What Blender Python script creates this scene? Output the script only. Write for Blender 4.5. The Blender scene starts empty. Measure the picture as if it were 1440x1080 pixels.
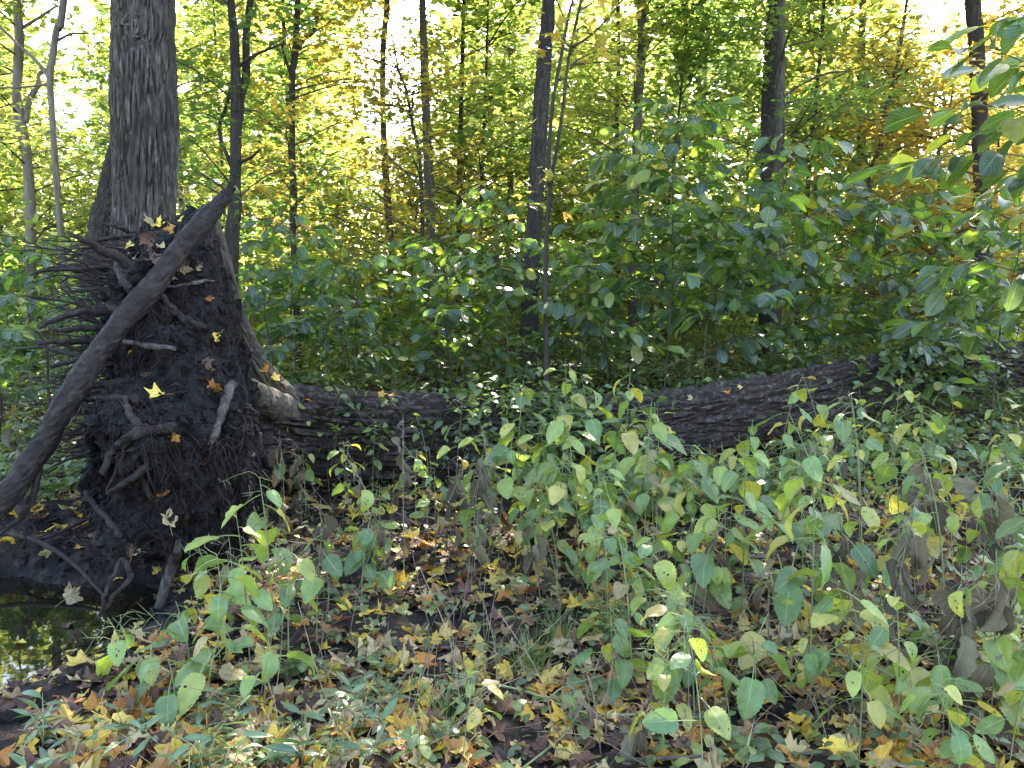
import bpy, math, random
import numpy as np
from mathutils import Matrix, Vector
from mathutils.bvhtree import BVHTree

# ------------------------------------------------------------------ camera, sky, sun, exposure
SC = bpy.context.scene
COL = SC.collection
F = 1088.0                      # focal length in photo pixels (1440 wide)
PITCH = math.radians(5.8)
CAM = np.array((0.0, 0.0, 1.5))
SUN_EL, SUN_AZ = 36.0, 12.0
SUN_STRENGTH, SKY_STRENGTH, EXPOSURE = 5.0, 0.15, 3.05

cd = bpy.data.cameras.new('camera')
cam = bpy.data.objects.new('camera', cd)
COL.objects.link(cam)
cd.sensor_width = 36.0
cd.lens = 36.0 * F / 1440.0
cd.clip_end = 2000.0
cam.location = CAM
cam.rotation_euler = (math.pi / 2 - PITCH, 0, 0)
SC.camera = cam

w = bpy.data.worlds.new('World')
SC.world = w
w.use_nodes = True
wn = w.node_tree
sky = wn.nodes.new('ShaderNodeTexSky')
sky.sky_type = 'NISHITA'
sky.sun_disc = False
sky.sun_elevation = math.radians(SUN_EL)
sky.sun_rotation = math.radians(SUN_AZ)
sky.air_density = 1.0
sky.dust_density = 2.5
sky.ozone_density = 0.6
bg = wn.nodes['Background']
bg.inputs['Strength'].default_value = SKY_STRENGTH
wn.links.new(sky.outputs[0], bg.inputs['Color'])

sd = bpy.data.lights.new('sun', 'SUN')
sd.energy = SUN_STRENGTH
sd.angle = math.radians(0.5)
sd.color = (1.0, 0.93, 0.80)
sun = bpy.data.objects.new('sun', sd)
COL.objects.link(sun)
e_, a_ = math.radians(SUN_EL), math.radians(SUN_AZ)
sdir = Vector((math.sin(a_) * math.cos(e_), math.cos(a_) * math.cos(e_), math.sin(e_)))
sun.rotation_euler = sdir.to_track_quat('Z', 'Y').to_euler()
sun.location = (0, 0, 30)

vs = SC.view_settings
vs.view_transform = 'Standard'
vs.look = 'None'
vs.gamma = 1.0
vs.exposure = EXPOSURE
vs.use_curve_mapping = False
SC.render.engine = 'CYCLES'
cy = SC.cycles
cy.use_denoising = True
try:
    cy.denoiser = 'OPENIMAGEDENOISE'
except Exception:
    pass
cy.max_bounces = 8
cy.diffuse_bounces = 4
cy.glossy_bounces = 3
cy.transmission_bounces = 6
cy.sample_clamp_indirect = 6.0
cy.caustics_reflective = False
cy.caustics_refractive = False

# ------------------------------------------------------------------ helpers
RNG = np.random.default_rng(11)
random.seed(5)


def P(px, py, Y):
    """photo pixel + distance along +Y -> world point"""
    cx, cyy = (px - 720.0) / F, (540.0 - py) / F
    d = np.array((cx, math.cos(PITCH) + cyy * math.sin(PITCH), -math.sin(PITCH) + cyy * math.cos(PITCH)))
    return CAM + d * (Y / d[1])


def hash3(ix, iy, iz, seed=0):
    h = (ix.astype(np.int64) * 374761393 + iy.astype(np.int64) * 668265263 + iz.astype(np.int64) * 2147483647 + seed * 1274126177) & 0xFFFFFFFF
    h = ((h ^ (h >> 13)) * 1274126177) & 0xFFFFFFFF
    h = ((h ^ (h >> 16)) * 2246822519) & 0xFFFFFFFF
    h = h ^ (h >> 13)
    return (h & 0xFFFFFF) / float(0xFFFFFF)


def vnoise(p, seed=0):
    p = np.asarray(p, float)
    i = np.floor(p)
    f = p - i
    f = f * f * (3 - 2 * f)
    i = i.astype(np.int64)
    r = 0
    for dx in (0, 1):
        wx = f[..., 0] if dx else 1 - f[..., 0]
        for dy in (0, 1):
            wy = f[..., 1] if dy else 1 - f[..., 1]
            for dz in (0, 1):
                wz = f[..., 2] if dz else 1 - f[..., 2]
                r = r + wx * wy * wz * hash3(i[..., 0] + dx, i[..., 1] + dy, i[..., 2] + dz, seed)
    return r


def fbm(p, octv=4, seed=0):
    p = np.asarray(p, float)
    r, a, t = 0, 1.0, 0
    for k in range(octv):
        r = r + a * (vnoise(p * (2.03 ** k), seed + k) - 0.5)
        t += a
        a *= 0.5
    return r / t * 2


def voro(p, seed=0):
    """F2-F1 of a jittered 3-D grid"""
    p = np.asarray(p, float)
    i = np.floor(p).astype(np.int64)
    f1 = np.full(p.shape[:-1], 9.0)
    f2 = np.full(p.shape[:-1], 9.0)
    for dx in (-1, 0, 1):
        for dy in (-1, 0, 1):
            for dz in (-1, 0, 1):
                a, b, c = i[..., 0] + dx, i[..., 1] + dy, i[..., 2] + dz
                q = np.stack((a + hash3(a, b, c, seed), b + hash3(a, b, c, seed + 7), c + hash3(a, b, c, seed + 13)), -1)
                d = np.sqrt(((q - p) ** 2).sum(-1))
                n2 = np.where(d < f1, f1, np.minimum(f2, d))
                f1 = np.minimum(f1, d)
                f2 = n2
    return f2 - f1


def sstep(a, b, x):
    t = np.clip((x - a) / (b - a), 0, 1)
    return t * t * (3 - 2 * t)


PITC = np.array((-2.95, 3.62))


def gh(x, y):
    """height of the forest floor"""
    x = np.asarray(x, float)
    y = np.asarray(y, float)
    p = np.stack((x, y, np.zeros_like(x)), -1)
    far = np.clip((np.hypot(x, y) - 12) / 40.0, 0, 1)
    h = 0.10 * fbm(p * 0.55, 3, 3) + 0.05 * fbm(p * 2.3, 3, 5) * (1 - far)
    d = np.sqrt(((x - PITC[0]) / 1.12) ** 2 + ((y - PITC[1]) / 0.92) ** 2)
    d = d + 0.25 * fbm(p * 1.6, 2, 8)
    h = h - 0.40 * (1 - sstep(0.55, 1.25, d))
    h = h + 0.12 * np.exp(-(((x + 2.9) / 1.0) ** 2 + ((y - 5.3) / 0.55) ** 2))
    h = h + 0.5 * far * fbm(p * 0.06, 2, 21)
    return h


def G(px, py):
    """photo pixel -> point on the forest floor"""
    Y = 3.0
    z = 0.0
    for _ in range(12):
        q = P(px, py, 1.0)
        s = (z - CAM[2]) / (q[2] - CAM[2])
        pt = CAM + (q - CAM) * s
        z = float(gh(pt[0], pt[1]))
    return np.array((pt[0], pt[1], z))


def mkmesh(name, V, polys, mats=(), smooth=True, uv=None, attrs=None, midx=None):
    """polys: list of int arrays (n,k); uv per vertex; attrs per vertex floats; midx: material per polys entry"""
    me = bpy.data.meshes.new(name)
    V = np.ascontiguousarray(V, np.float32)
    polys = [np.asarray(p, np.int32) for p in polys if len(p)]
    loops = np.concatenate([p.ravel() for p in polys])
    tot = np.concatenate([np.full(len(p), p.shape[1], np.int32) for p in polys])
    start = np.concatenate(([0], np.cumsum(tot)[:-1])).astype(np.int32)
    me.vertices.add(len(V))
    me.vertices.foreach_set('co', V.ravel())
    me.loops.add(len(loops))
    me.loops.foreach_set('vertex_index', loops)
    me.polygons.add(len(tot))
    me.polygons.foreach_set('loop_start', start)
    me.polygons.foreach_set('loop_total', tot)
    me.polygons.foreach_set('use_smooth', np.full(len(tot), smooth, bool))
    if midx is not None:
        me.polygons.foreach_set('material_index', np.concatenate([np.full(len(p), m, np.int32) for p, m in zip(polys, midx)]))
    if uv is not None:
        u = me.uv_layers.new(name='UVMap')
        u.data.foreach_set('uv', np.ascontiguousarray(np.asarray(uv, np.float32)[loops]).ravel())
    for k, a in (attrs or {}).items():
        at = me.attributes.new(k, 'FLOAT', 'POINT')
        at.data.foreach_set('value', np.ascontiguousarray(a, np.float32))
    me.update(calc_edges=True)
    for m in mats:
        me.materials.append(m)
    return me


def obj(name, me, parent=None, M=None, kind=None, label=None, cat=None, group=None):
    o = bpy.data.objects.new(name, me)
    COL.objects.link(o)
    if parent is not None:
        o.parent = parent
    if M is not None:
        o.matrix_basis = M
    if kind:
        o['kind'] = kind
    if label:
        o['label'] = label
    if cat:
        o['category'] = cat
    if group:
        o['group'] = group
    return o


def empty(name, loc, label, cat, group=None):
    o = obj(name, None, None, Matrix.Translation(Vector([float(c) for c in loc])), None, label, cat, group)
    o.empty_display_size = 0.1
    return o


def spline(pts, n):
    """Catmull-Rom resample of rows (any width)"""
    p = np.asarray(pts, float)
    if len(p) < 3:
        t = np.linspace(0, 1, n)[:, None]
        return p[0] * (1 - t) + p[-1] * t
    q = np.vstack((2 * p[0] - p[1], p, 2 * p[-1] - p[-2]))
    s = np.linspace(0, len(p) - 1, n)
    i = np.minimum(s.astype(int), len(p) - 2)
    t = (s - i)[:, None]
    a, b, c, d = q[i], q[i + 1], q[i + 2], q[i + 3]
    return 0.5 * (2 * b + (c - a) * t + (2 * a - 5 * b + 4 * c - d) * t * t + (3 * b - a - 3 * c + d) * t ** 3)


def frames(c):
    T = np.gradient(c, axis=0)
    T /= np.linalg.norm(T, axis=1, keepdims=True) + 1e-9
    ref = np.array((0.13, 0.21, 0.97)) if abs(T[0][2]) < 0.8 else np.array((0.97, 0.2, 0.1))
    N = np.zeros_like(T)
    n = ref - T[0] * ref.dot(T[0])
    n /= np.linalg.norm(n)
    for k in range(len(T)):
        n = n - T[k] * n.dot(T[k])
        n /= np.linalg.norm(n) + 1e-9
        N[k] = n
    return T, N, np.cross(T, N)


def tube(pts, rad, n=6, m=None, off=0, rough=0.0, seed=0):
    """returns V, quads, tris ; rad per control point"""
    pr = np.column_stack((np.asarray(pts, float), np.asarray(rad, float)))
    if m:
        pr = spline(pr, m)
    c, r = pr[:, :3], np.maximum(pr[:, 3], 0.0004)
    T, N, B = frames(c)
    th = np.arange(n) / n * 2 * np.pi
    rr = r[:, None] * np.ones(n)
    V = c[:, None] + rr[..., None] * (np.cos(th)[None, :, None] * N[:, None] + np.sin(th)[None, :, None] * B[:, None])
    if rough:
        d = fbm(V * (0.35 / max(r.max(), 1e-3)), 3, seed)
        V = c[:, None] + (V - c[:, None]) * (1 + rough * d)[..., None]
    k = len(c)
    V = np.vstack((V.reshape(-1, 3), c[0], c[-1]))
    i = np.arange(k - 1)[:, None] * n
    j = np.arange(n)[None]
    j2 = (j + 1) % n
    Q = np.stack((i + j, i + j2, i + n + j2, i + n + j), -1).reshape(-1, 4) + off
    jj = np.arange(n)
    T0 = np.stack((np.full(n, k * n), (jj + 1) % n, jj), -1)
    T1 = np.stack((np.full(n, k * n + 1), (k - 1) * n + jj, (k - 1) * n + (jj + 1) % n), -1)
    return V, Q, np.vstack((T0, T1)) + off


def tubes(lst, n=4):
    """join several (pts, rad, m) into V, Q, T"""
    Vs, Qs, Ts, off = [], [], [], 0
    for pts, rad, m in lst:
        V, Q, T = tube(pts, rad, n, m, off)
        Vs.append(V)
        Qs.append(Q)
        Ts.append(T)
        off += len(V)
    return np.vstack(Vs), np.vstack(Qs), np.vstack(Ts)


def basis(d, up=(0, 0, 1), roll=0.0):
    """3x3 with columns x,y,z : y along d, z close to up"""
    d = np.asarray(d, float)
    d = d / (np.linalg.norm(d) + 1e-9)
    x = np.cross(d, up)
    if np.linalg.norm(x) < 1e-4:
        x = np.array((1.0, 0, 0))
    x /= np.linalg.norm(x)
    z = np.cross(x, d)
    c, s = math.cos(roll), math.sin(roll)
    return np.column_stack((x * c + z * s, d, z * c - x * s))


def mat4(R, loc, s=1.0):
    M = np.eye(4)
    M[:3, :3] = R * s
    M[:3, 3] = loc
    return Matrix(M.tolist())


def rotmats(n, tilt, rng):
    """random yaw, normals tilted from +z by about `tilt` radians: (n,3,3)"""
    yaw = rng.uniform(0, 2 * np.pi, n)
    ta = rng.uniform(0, 2 * np.pi, n)
    tt = np.abs(rng.normal(0, tilt, n))
    z = np.stack((np.sin(tt) * np.cos(ta), np.sin(tt) * np.sin(ta), np.cos(tt)), -1)
    y = np.stack((np.cos(yaw), np.sin(yaw), np.zeros(n)), -1)
    y = y - z * (y * z).sum(-1, keepdims=True)
    y /= np.linalg.norm(y, axis=-1, keepdims=True)
    x = np.cross(y, z)
    return np.stack((x, y, z), -1)


def scatter(pv, polys, R, loc, s):
    """instances of a small mesh merged: V, [polys]"""
    n, k = len(loc), len(pv)
    V = np.einsum('nij,kj->nki', R, pv) * np.asarray(s)[:, None, None] + loc[:, None]
    out = [(p[None] + (np.arange(n) * k)[:, None, None]).reshape(-1, p.shape[1]) for p in polys]
    return V.reshape(-1, 3), out


# ------------------------------------------------------------------ materials
def nodes_of(name):
    m = bpy.data.materials.new(name)
    m.use_nodes = True
    nt = m.node_tree
    return m, nt, nt.nodes['Principled BSDF'], nt.nodes['Material Output']


class NB:
    def __init__(s, nt):
        s.nt = nt

    def n(s, typ, **kw):
        nd = s.nt.nodes.new(typ)
        for k, v in kw.items():
            setattr(nd, k, v)
        return nd

    def l(s, a, b):
        s.nt.links.new(a, b)

    def val(s, nd, i, v):
        if hasattr(v, 'is_output') or isinstance(v, bpy.types.NodeSocket):
            s.l(v, nd.inputs[i])
        else:
            nd.inputs[i].default_value = v

    def math(s, op, a, b=0.0, clamp=False):
        nd = s.n('ShaderNodeMath', operation=op, use_clamp=clamp)
        s.val(nd, 0, a)
        s.val(nd, 1, b)
        return nd.outputs[0]

    def noise(s, vec, scale, detail=3.0, rough=0.55, dist=0.0):
        nd = s.n('ShaderNodeTexNoise')
        if vec is not None:
            s.l(vec, nd.inputs['Vector'])
        nd.inputs['Scale'].default_value = scale
        nd.inputs['Detail'].default_value = detail
        nd.inputs['Roughness'].default_value = rough
        nd.inputs['Distortion'].default_value = dist
        return nd.outputs['Fac']

    def ramp(s, fac, stops, interp='LINEAR'):
        nd = s.n('ShaderNodeValToRGB')
        cr = nd.color_ramp
        cr.interpolation = interp
        while len(cr.elements) < len(stops):
            cr.elements.new(0.5)
        for e, (p, c) in zip(cr.elements, stops):
            e.position = p
            e.color = (c[0], c[1], c[2], 1)
        s.l(fac, nd.inputs['Fac'])
        return nd.outputs['Color']

    def mix(s, fac, a, b, mode='MIX'):
        nd = s.n('ShaderNodeMix', data_type='RGBA', blend_type=mode)
        s.val(nd, 0, fac)
        for i, v in ((6, a), (7, b)):
            if isinstance(v, tuple):
                nd.inputs[i].default_value = (v[0], v[1], v[2], 1)
            else:
                s.l(v, nd.inputs[i])
        return nd.outputs[2]

    def mapping(s, vec, scale):
        nd = s.n('ShaderNodeMapping')
        s.l(vec, nd.inputs['Vector'])
        nd.inputs['Scale'].default_value = scale
        return nd.outputs[0]

    def bump(s, h, strength, dist=0.01):
        nd = s.n('ShaderNodeBump')
        nd.inputs['Strength'].default_value = strength
        nd.inputs['Distance'].default_value = dist
        s.l(h, nd.inputs['Height'])
        return nd.outputs[0]


def leaf_mat(name, stops, trans=0.45, rough=0.45, spec=0.4, veins=True, blotch=None, tmul=(1.5, 1.55, 0.55), fade=0.25):
    """a thin leaf: colour picked per leaf, pale veins, blotches, light passing through"""
    m, nt, pr, out = nodes_of(name)
    b = NB(nt)
    oi = b.n('ShaderNodeObjectInfo')
    at = b.n('ShaderNodeAttribute', attribute_name='rnd')
    r = b.math('FRACT', b.math('ADD', oi.outputs['Random'], at.outputs['Fac']))
    col = b.ramp(r, stops)
    tc = b.n('ShaderNodeTexCoord')
    geo = b.n('ShaderNodeNewGeometry')
    r2 = b.math('FRACT', b.math('MULTIPLY', r, 37.7))
    # value change from leaf to leaf
    col = b.mix(1.0, col, b.ramp(r2, [(0, (0.72, 0.72, 0.72)), (1, (1.25, 1.25, 1.25))]), 'MULTIPLY')
    nz = b.noise(geo.outputs['Position'], 22.0, 3.0)
    col = b.mix(1.0, col, b.ramp(nz, [(0.3, (0.8, 0.82, 0.8)), (0.7, (1.18, 1.15, 1.05))]), 'MULTIPLY')
    nrm = None
    if veins:
        sx = b.n('ShaderNodeSeparateXYZ')
        b.l(tc.outputs['UV'], sx.inputs[0])
        u = b.math('ABSOLUTE', b.math('SUBTRACT', sx.outputs[0], 0.5))
        v = sx.outputs[1]
        mid = b.math('LESS_THAN', u, 0.022)
        ph = b.math('SUBTRACT', b.math('MULTIPLY', v, 9.0), b.math('MULTIPLY', u, 6.5))
        side = b.math('LESS_THAN', b.math('FRACT', ph), 0.10)
        vv = b.math('MAXIMUM', mid, b.math('MULTIPLY', side, 0.55))
        col = b.mix(b.math('MULTIPLY', vv, 0.45), col, (0.44, 0.47, 0.24))
        nrm = b.bump(b.math('SUBTRACT', b.math('FRACT', ph), vv), 0.35, 0.002)
    if blotch:
        bn = b.noise(geo.outputs['Position'], blotch[1], 3.0, 0.6)
        thr = b.math('SUBTRACT', bn, b.math('MULTIPLY', r2, 0.16))
        col = b.mix(b.ramp(thr, [(blotch[2], (0, 0, 0)), (blotch[2] + 0.05, (0.85, 0.85, 0.85))]), col, blotch[0])
    b.l(col, pr.inputs['Base Color'])
    pr.inputs['Roughness'].default_value = rough
    pr.inputs['Specular IOR Level'].default_value = spec
    if nrm is not None:
        b.l(nrm, pr.inputs['Normal'])
    tr = b.n('ShaderNodeBsdfTranslucent')
    b.l(b.mix(1.0, col, tmul, 'MULTIPLY'), tr.inputs['Color'])
    mx = b.n('ShaderNodeMixShader')
    mx.inputs[0].default_value = trans
    b.l(pr.outputs[0], mx.inputs[1])
    b.l(tr.outputs[0], mx.inputs[2])
    b.l(mx.outputs[0], out.inputs['Surface'])
    return m


def bark_mat(name, c1, c2, c3, stretch=(9, 9, 1.3), scale=3.0, bump=0.6, rough=0.9):
    m, nt, pr, out = nodes_of(name)
    b = NB(nt)
    tc = b.n('ShaderNodeTexCoord')
    v = b.mapping(tc.outputs['Object'], stretch)
    n1 = b.noise(v, scale, 6.0, 0.65, 0.6)
    n2 = b.noise(tc.outputs['Object'], 1.7, 4.0)
    col = b.ramp(n1, [(0.30, c1), (0.52, c2), (0.72, c3)])
    col = b.mix(b.ramp(n2, [(0.4, (0, 0, 0)), (0.75, (0.6, 0.6, 0.6))]), col, c1)
    b.l(col, pr.inputs['Base Color'])
    pr.inputs['Roughness'].default_value = rough
    pr.inputs['Specular IOR Level'].default_value = 0.2
    b.l(b.bump(n1, bump, 0.02), pr.inputs['Normal'])
    return m


def soil_mat(name, c1, c2, scale=9.0, rough=0.85, spec=0.25):
    m, nt, pr, out = nodes_of(name)
    b = NB(nt)
    geo = b.n('ShaderNodeNewGeometry')
    n1 = b.noise(geo.outputs['Position'], scale, 7.0, 0.7, 0.3)
    n2 = b.noise(geo.outputs['Position'], scale * 7, 5.0, 0.7)
    col = b.ramp(n1, [(0.35, c1), (0.65, c2)])
    b.l(col, pr.inputs['Base Color'])
    pr.inputs['Roughness'].default_value = rough
    pr.inputs['Specular IOR Level'].default_value = spec
    b.l(b.bump(b.math('ADD', n1, b.math('MULTIPLY', n2, 0.5)), 0.9, 0.03), pr.inputs['Normal'])
    return m


def plain_mat(name, c1, c2, scale=30.0, rough=0.7):
    m, nt, pr, out = nodes_of(name)
    b = NB(nt)
    geo = b.n('ShaderNodeNewGeometry')
    oi = b.n('ShaderNodeObjectInfo')
    n1 = b.noise(geo.outputs['Position'], scale, 4.0)
    col = b.ramp(n1, [(0.3, c1), (0.7, c2)])
    col = b.mix(1.0, col, b.ramp(oi.outputs['Random'], [(0, (0.75, 0.75, 0.75)), (1, (1.2, 1.2, 1.2))]), 'MULTIPLY')
    b.l(col, pr.inputs['Base Color'])
    pr.inputs['Roughness'].default_value = rough
    pr.inputs['Specular IOR Level'].default_value = 0.3
    b.l(b.bump(n1, 0.4, 0.01), pr.inputs['Normal'])
    return m


M_NETTLE = leaf_mat('nettle_leaf', [(0, (0.105, 0.175, 0.070)), (0.3, (0.16, 0.245, 0.085)), (0.6, (0.23, 0.315, 0.085)), (0.8, (0.34, 0.37, 0.08)), (0.92, (0.46, 0.39, 0.10)), (1, (0.30, 0.22, 0.11))],
                    trans=0.36, rough=0.42, spec=0.65, blotch=((0.11, 0.075, 0.035), 46.0, 0.60))
M_WITHER = leaf_mat('withered_leaf', [(0, (0.08, 0.06, 0.045)), (0.5, (0.14, 0.11, 0.08)), (1, (0.20, 0.17, 0.11))], trans=0.15, rough=0.8, spec=0.15, tmul=(1.3, 1.1, 0.8))
M_SHRUB = leaf_mat('shrub_leaf', [(0, (0.042, 0.072, 0.044)), (0.4, (0.068, 0.110, 0.062)), (0.72, (0.10, 0.150, 0.066)), (0.90, (0.18, 0.23, 0.07)), (1, (0.34, 0.31, 0.08))],
                   trans=0.42, rough=0.27, spec=0.9, tmul=(2.3, 2.7, 0.6))
M_SPROUT = leaf_mat('sprout_leaf', [(0, (0.080, 0.125, 0.055)), (0.6, (0.13, 0.185, 0.070)), (1, (0.26, 0.29, 0.08))], trans=0.35, rough=0.38, spec=0.65)
M_LANCE = leaf_mat('lance_leaf', [(0, (0.07, 0.125, 0.060)), (0.7, (0.12, 0.185, 0.085)), (1, (0.22, 0.27, 0.13))], trans=0.25, rough=0.30, spec=0.7)
FALL = [(0, (0.50, 0.30, 0.035)), (0.14, (0.58, 0.40, 0.07)), (0.28, (0.50, 0.38, 0.16)), (0.40, (0.42, 0.31, 0.17)), (0.46, (0.20, 0.11, 0.06)), (0.58, (0.12, 0.06, 0.042)),
        (0.82, (0.075, 0.042, 0.035)), (0.90, (0.36, 0.20, 0.08)), (0.95, (0.38, 0.13, 0.03)), (1, (0.54, 0.33, 0.05))]
M_FALL = leaf_mat('fallen_leaf', FALL, trans=0.12, rough=0.62, spec=0.3, veins=False, blotch=((0.07, 0.045, 0.03), 30.0, 0.64), tmul=(1.2, 1.0, 0.5))
# fallen leaves of one colour family each
FCOL = {'yellow': [(0, (0.62, 0.38, 0.035)), (0.5, (0.66, 0.47, 0.08)), (1, (0.58, 0.42, 0.13))],
        'orange': [(0, (0.48, 0.24, 0.04)), (0.5, (0.42, 0.16, 0.04)), (1, (0.52, 0.28, 0.06))],
        'brown': [(0, (0.11, 0.06, 0.045)), (0.5, (0.17, 0.09, 0.06)), (1, (0.13, 0.06, 0.06))],
        'tan': [(0, (0.42, 0.32, 0.19)), (0.5, (0.48, 0.37, 0.20)), (1, (0.34, 0.24, 0.15))]}
M_F = {k: leaf_mat('fallen_leaf_' + k, v, trans=0.14, rough=0.6, spec=0.3, veins=False, blotch=((0.09, 0.05, 0.03), 34.0, 0.63), tmul=(1.2, 1.0, 0.5)) for k, v in FCOL.items()}
CR_T = dict(trans=0.62, rough=0.5, spec=0.3, veins=False)
M_CROWN = {
    'green': leaf_mat('crown_green', [(0, (0.085, 0.130, 0.045)), (0.6, (0.125, 0.175, 0.055)), (1, (0.19, 0.22, 0.065))], tmul=(2.0, 2.2, 1.4), **CR_T),
    'lime': leaf_mat('crown_lime', [(0, (0.130, 0.170, 0.050)), (0.6, (0.19, 0.215, 0.060)), (1, (0.27, 0.26, 0.07))], tmul=(1.9, 2.0, 1.4), **CR_T),
    'gold': leaf_mat('crown_gold', [(0, (0.19, 0.20, 0.050)), (0.5, (0.30, 0.25, 0.060)), (1, (0.38, 0.27, 0.065))], tmul=(1.7, 1.7, 1.2), **CR_T),
    'amber': leaf_mat('crown_amber', [(0, (0.30, 0.26, 0.06)), (0.6, (0.41, 0.30, 0.065)), (1, (0.46, 0.26, 0.06))], tmul=(1.5, 1.55, 1.1), **CR_T)}
M_BARK_BIG = bark_mat('bark_grey', (0.035, 0.028, 0.022), (0.10, 0.083, 0.067), (0.24, 0.205, 0.172))
M_BARK_DARK = bark_mat('bark_dark', (0.030, 0.024, 0.020), (0.060, 0.048, 0.038), (0.11, 0.09, 0.072))
M_BARK_MID = bark_mat('bark_mid', (0.055, 0.043, 0.032), (0.105, 0.084, 0.062), (0.17, 0.14, 0.105))
M_BARK_PALE = bark_mat('bark_pale', (0.12, 0.095, 0.07), (0.22, 0.18, 0.14), (0.32, 0.27, 0.21))
M_BARK_LOG = bark_mat('bark_log', (0.020, 0.015, 0.012), (0.056, 0.042, 0.034), (0.19, 0.150, 0.125), stretch=(4, 4, 4), scale=5.0, bump=0.5)
M_ROOT = bark_mat('root_bark', (0.014, 0.0105, 0.009), (0.034, 0.025, 0.020), (0.070, 0.053, 0.043), stretch=(6, 6, 6), scale=3.0, bump=0.35, rough=0.75)
M_ROOTPALE = bark_mat('root_pale', (0.035, 0.027, 0.022), (0.085, 0.068, 0.056), (0.18, 0.15, 0.13), stretch=(8, 8, 2), scale=3.0, bump=0.35, rough=0.7)
M_TWIG = plain_mat('twig_bark', (0.045, 0.034, 0.024), (0.10, 0.078, 0.056))
M_STEM = plain_mat('green_stem', (0.16, 0.20, 0.08), (0.30, 0.32, 0.15))
M_DRY = plain_mat('dry_stalk', (0.15, 0.11, 0.07), (0.34, 0.28, 0.19))
M_SOIL = soil_mat('root_soil', (0.007, 0.006, 0.0055), (0.024, 0.019, 0.0165), 10.0)
M_MOSS = plain_mat('moss', (0.035, 0.05, 0.012), (0.08, 0.10, 0.025), 60.0, 0.95)
M_GRASS = leaf_mat('grass_blade', [(0, (0.06, 0.13, 0.03)), (0.7, (0.12, 0.20, 0.05)), (1, (0.30, 0.28, 0.10))], trans=0.3, rough=0.45, spec=0.4, veins=False)

# ground
m, nt, pr, out = nodes_of('forest_floor')
b = NB(nt)
geo = b.n('ShaderNodeNewGeometry')
n1 = b.noise(geo.outputs['Position'], 3.0, 7.0, 0.7)
vo = b.n('ShaderNodeTexVoronoi')
b.l(geo.outputs['Position'], vo.inputs['Vector'])
vo.inputs['Scale'].default_value = 16.0
lit = b.ramp(b.noise(geo.outputs['Position'], 11.0, 5.0, 0.75), [(0.3, (0.014, 0.010, 0.008)), (0.5, (0.035, 0.023, 0.017)), (0.62, (0.085, 0.052, 0.033)), (0.75, (0.15, 0.10, 0.055))])
col = b.mix(b.ramp(n1, [(0.42, (0, 0, 0)), (0.58, (1, 1, 1))]), (0.008, 0.0065, 0.0055), lit)
b.l(col, pr.inputs['Base Color'])
pr.inputs['Roughness'].default_value = 0.85
pr.inputs['Specular IOR Level'].default_value = 0.25
b.l(b.bump(b.math('ADD', vo.outputs['Distance'], n1), 0.8, 0.03), pr.inputs['Normal'])
M_GROUND = m

m, nt, pr, out = nodes_of('pool_water')
b = NB(nt)
pr.inputs['Base Color'].default_value = (0.012, 0.010, 0.006, 1)
pr.inputs['Roughness'].default_value = 0.02
pr.inputs['IOR'].default_value = 1.45
pr.inputs['Specular IOR Level'].default_value = 0.75
geo = b.n('ShaderNodeNewGeometry')
b.l(b.bump(b.noise(geo.outputs['Position'], 6.0, 2.0), 0.03, 0.02), pr.inputs['Normal'])
M_WATER = m

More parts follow.
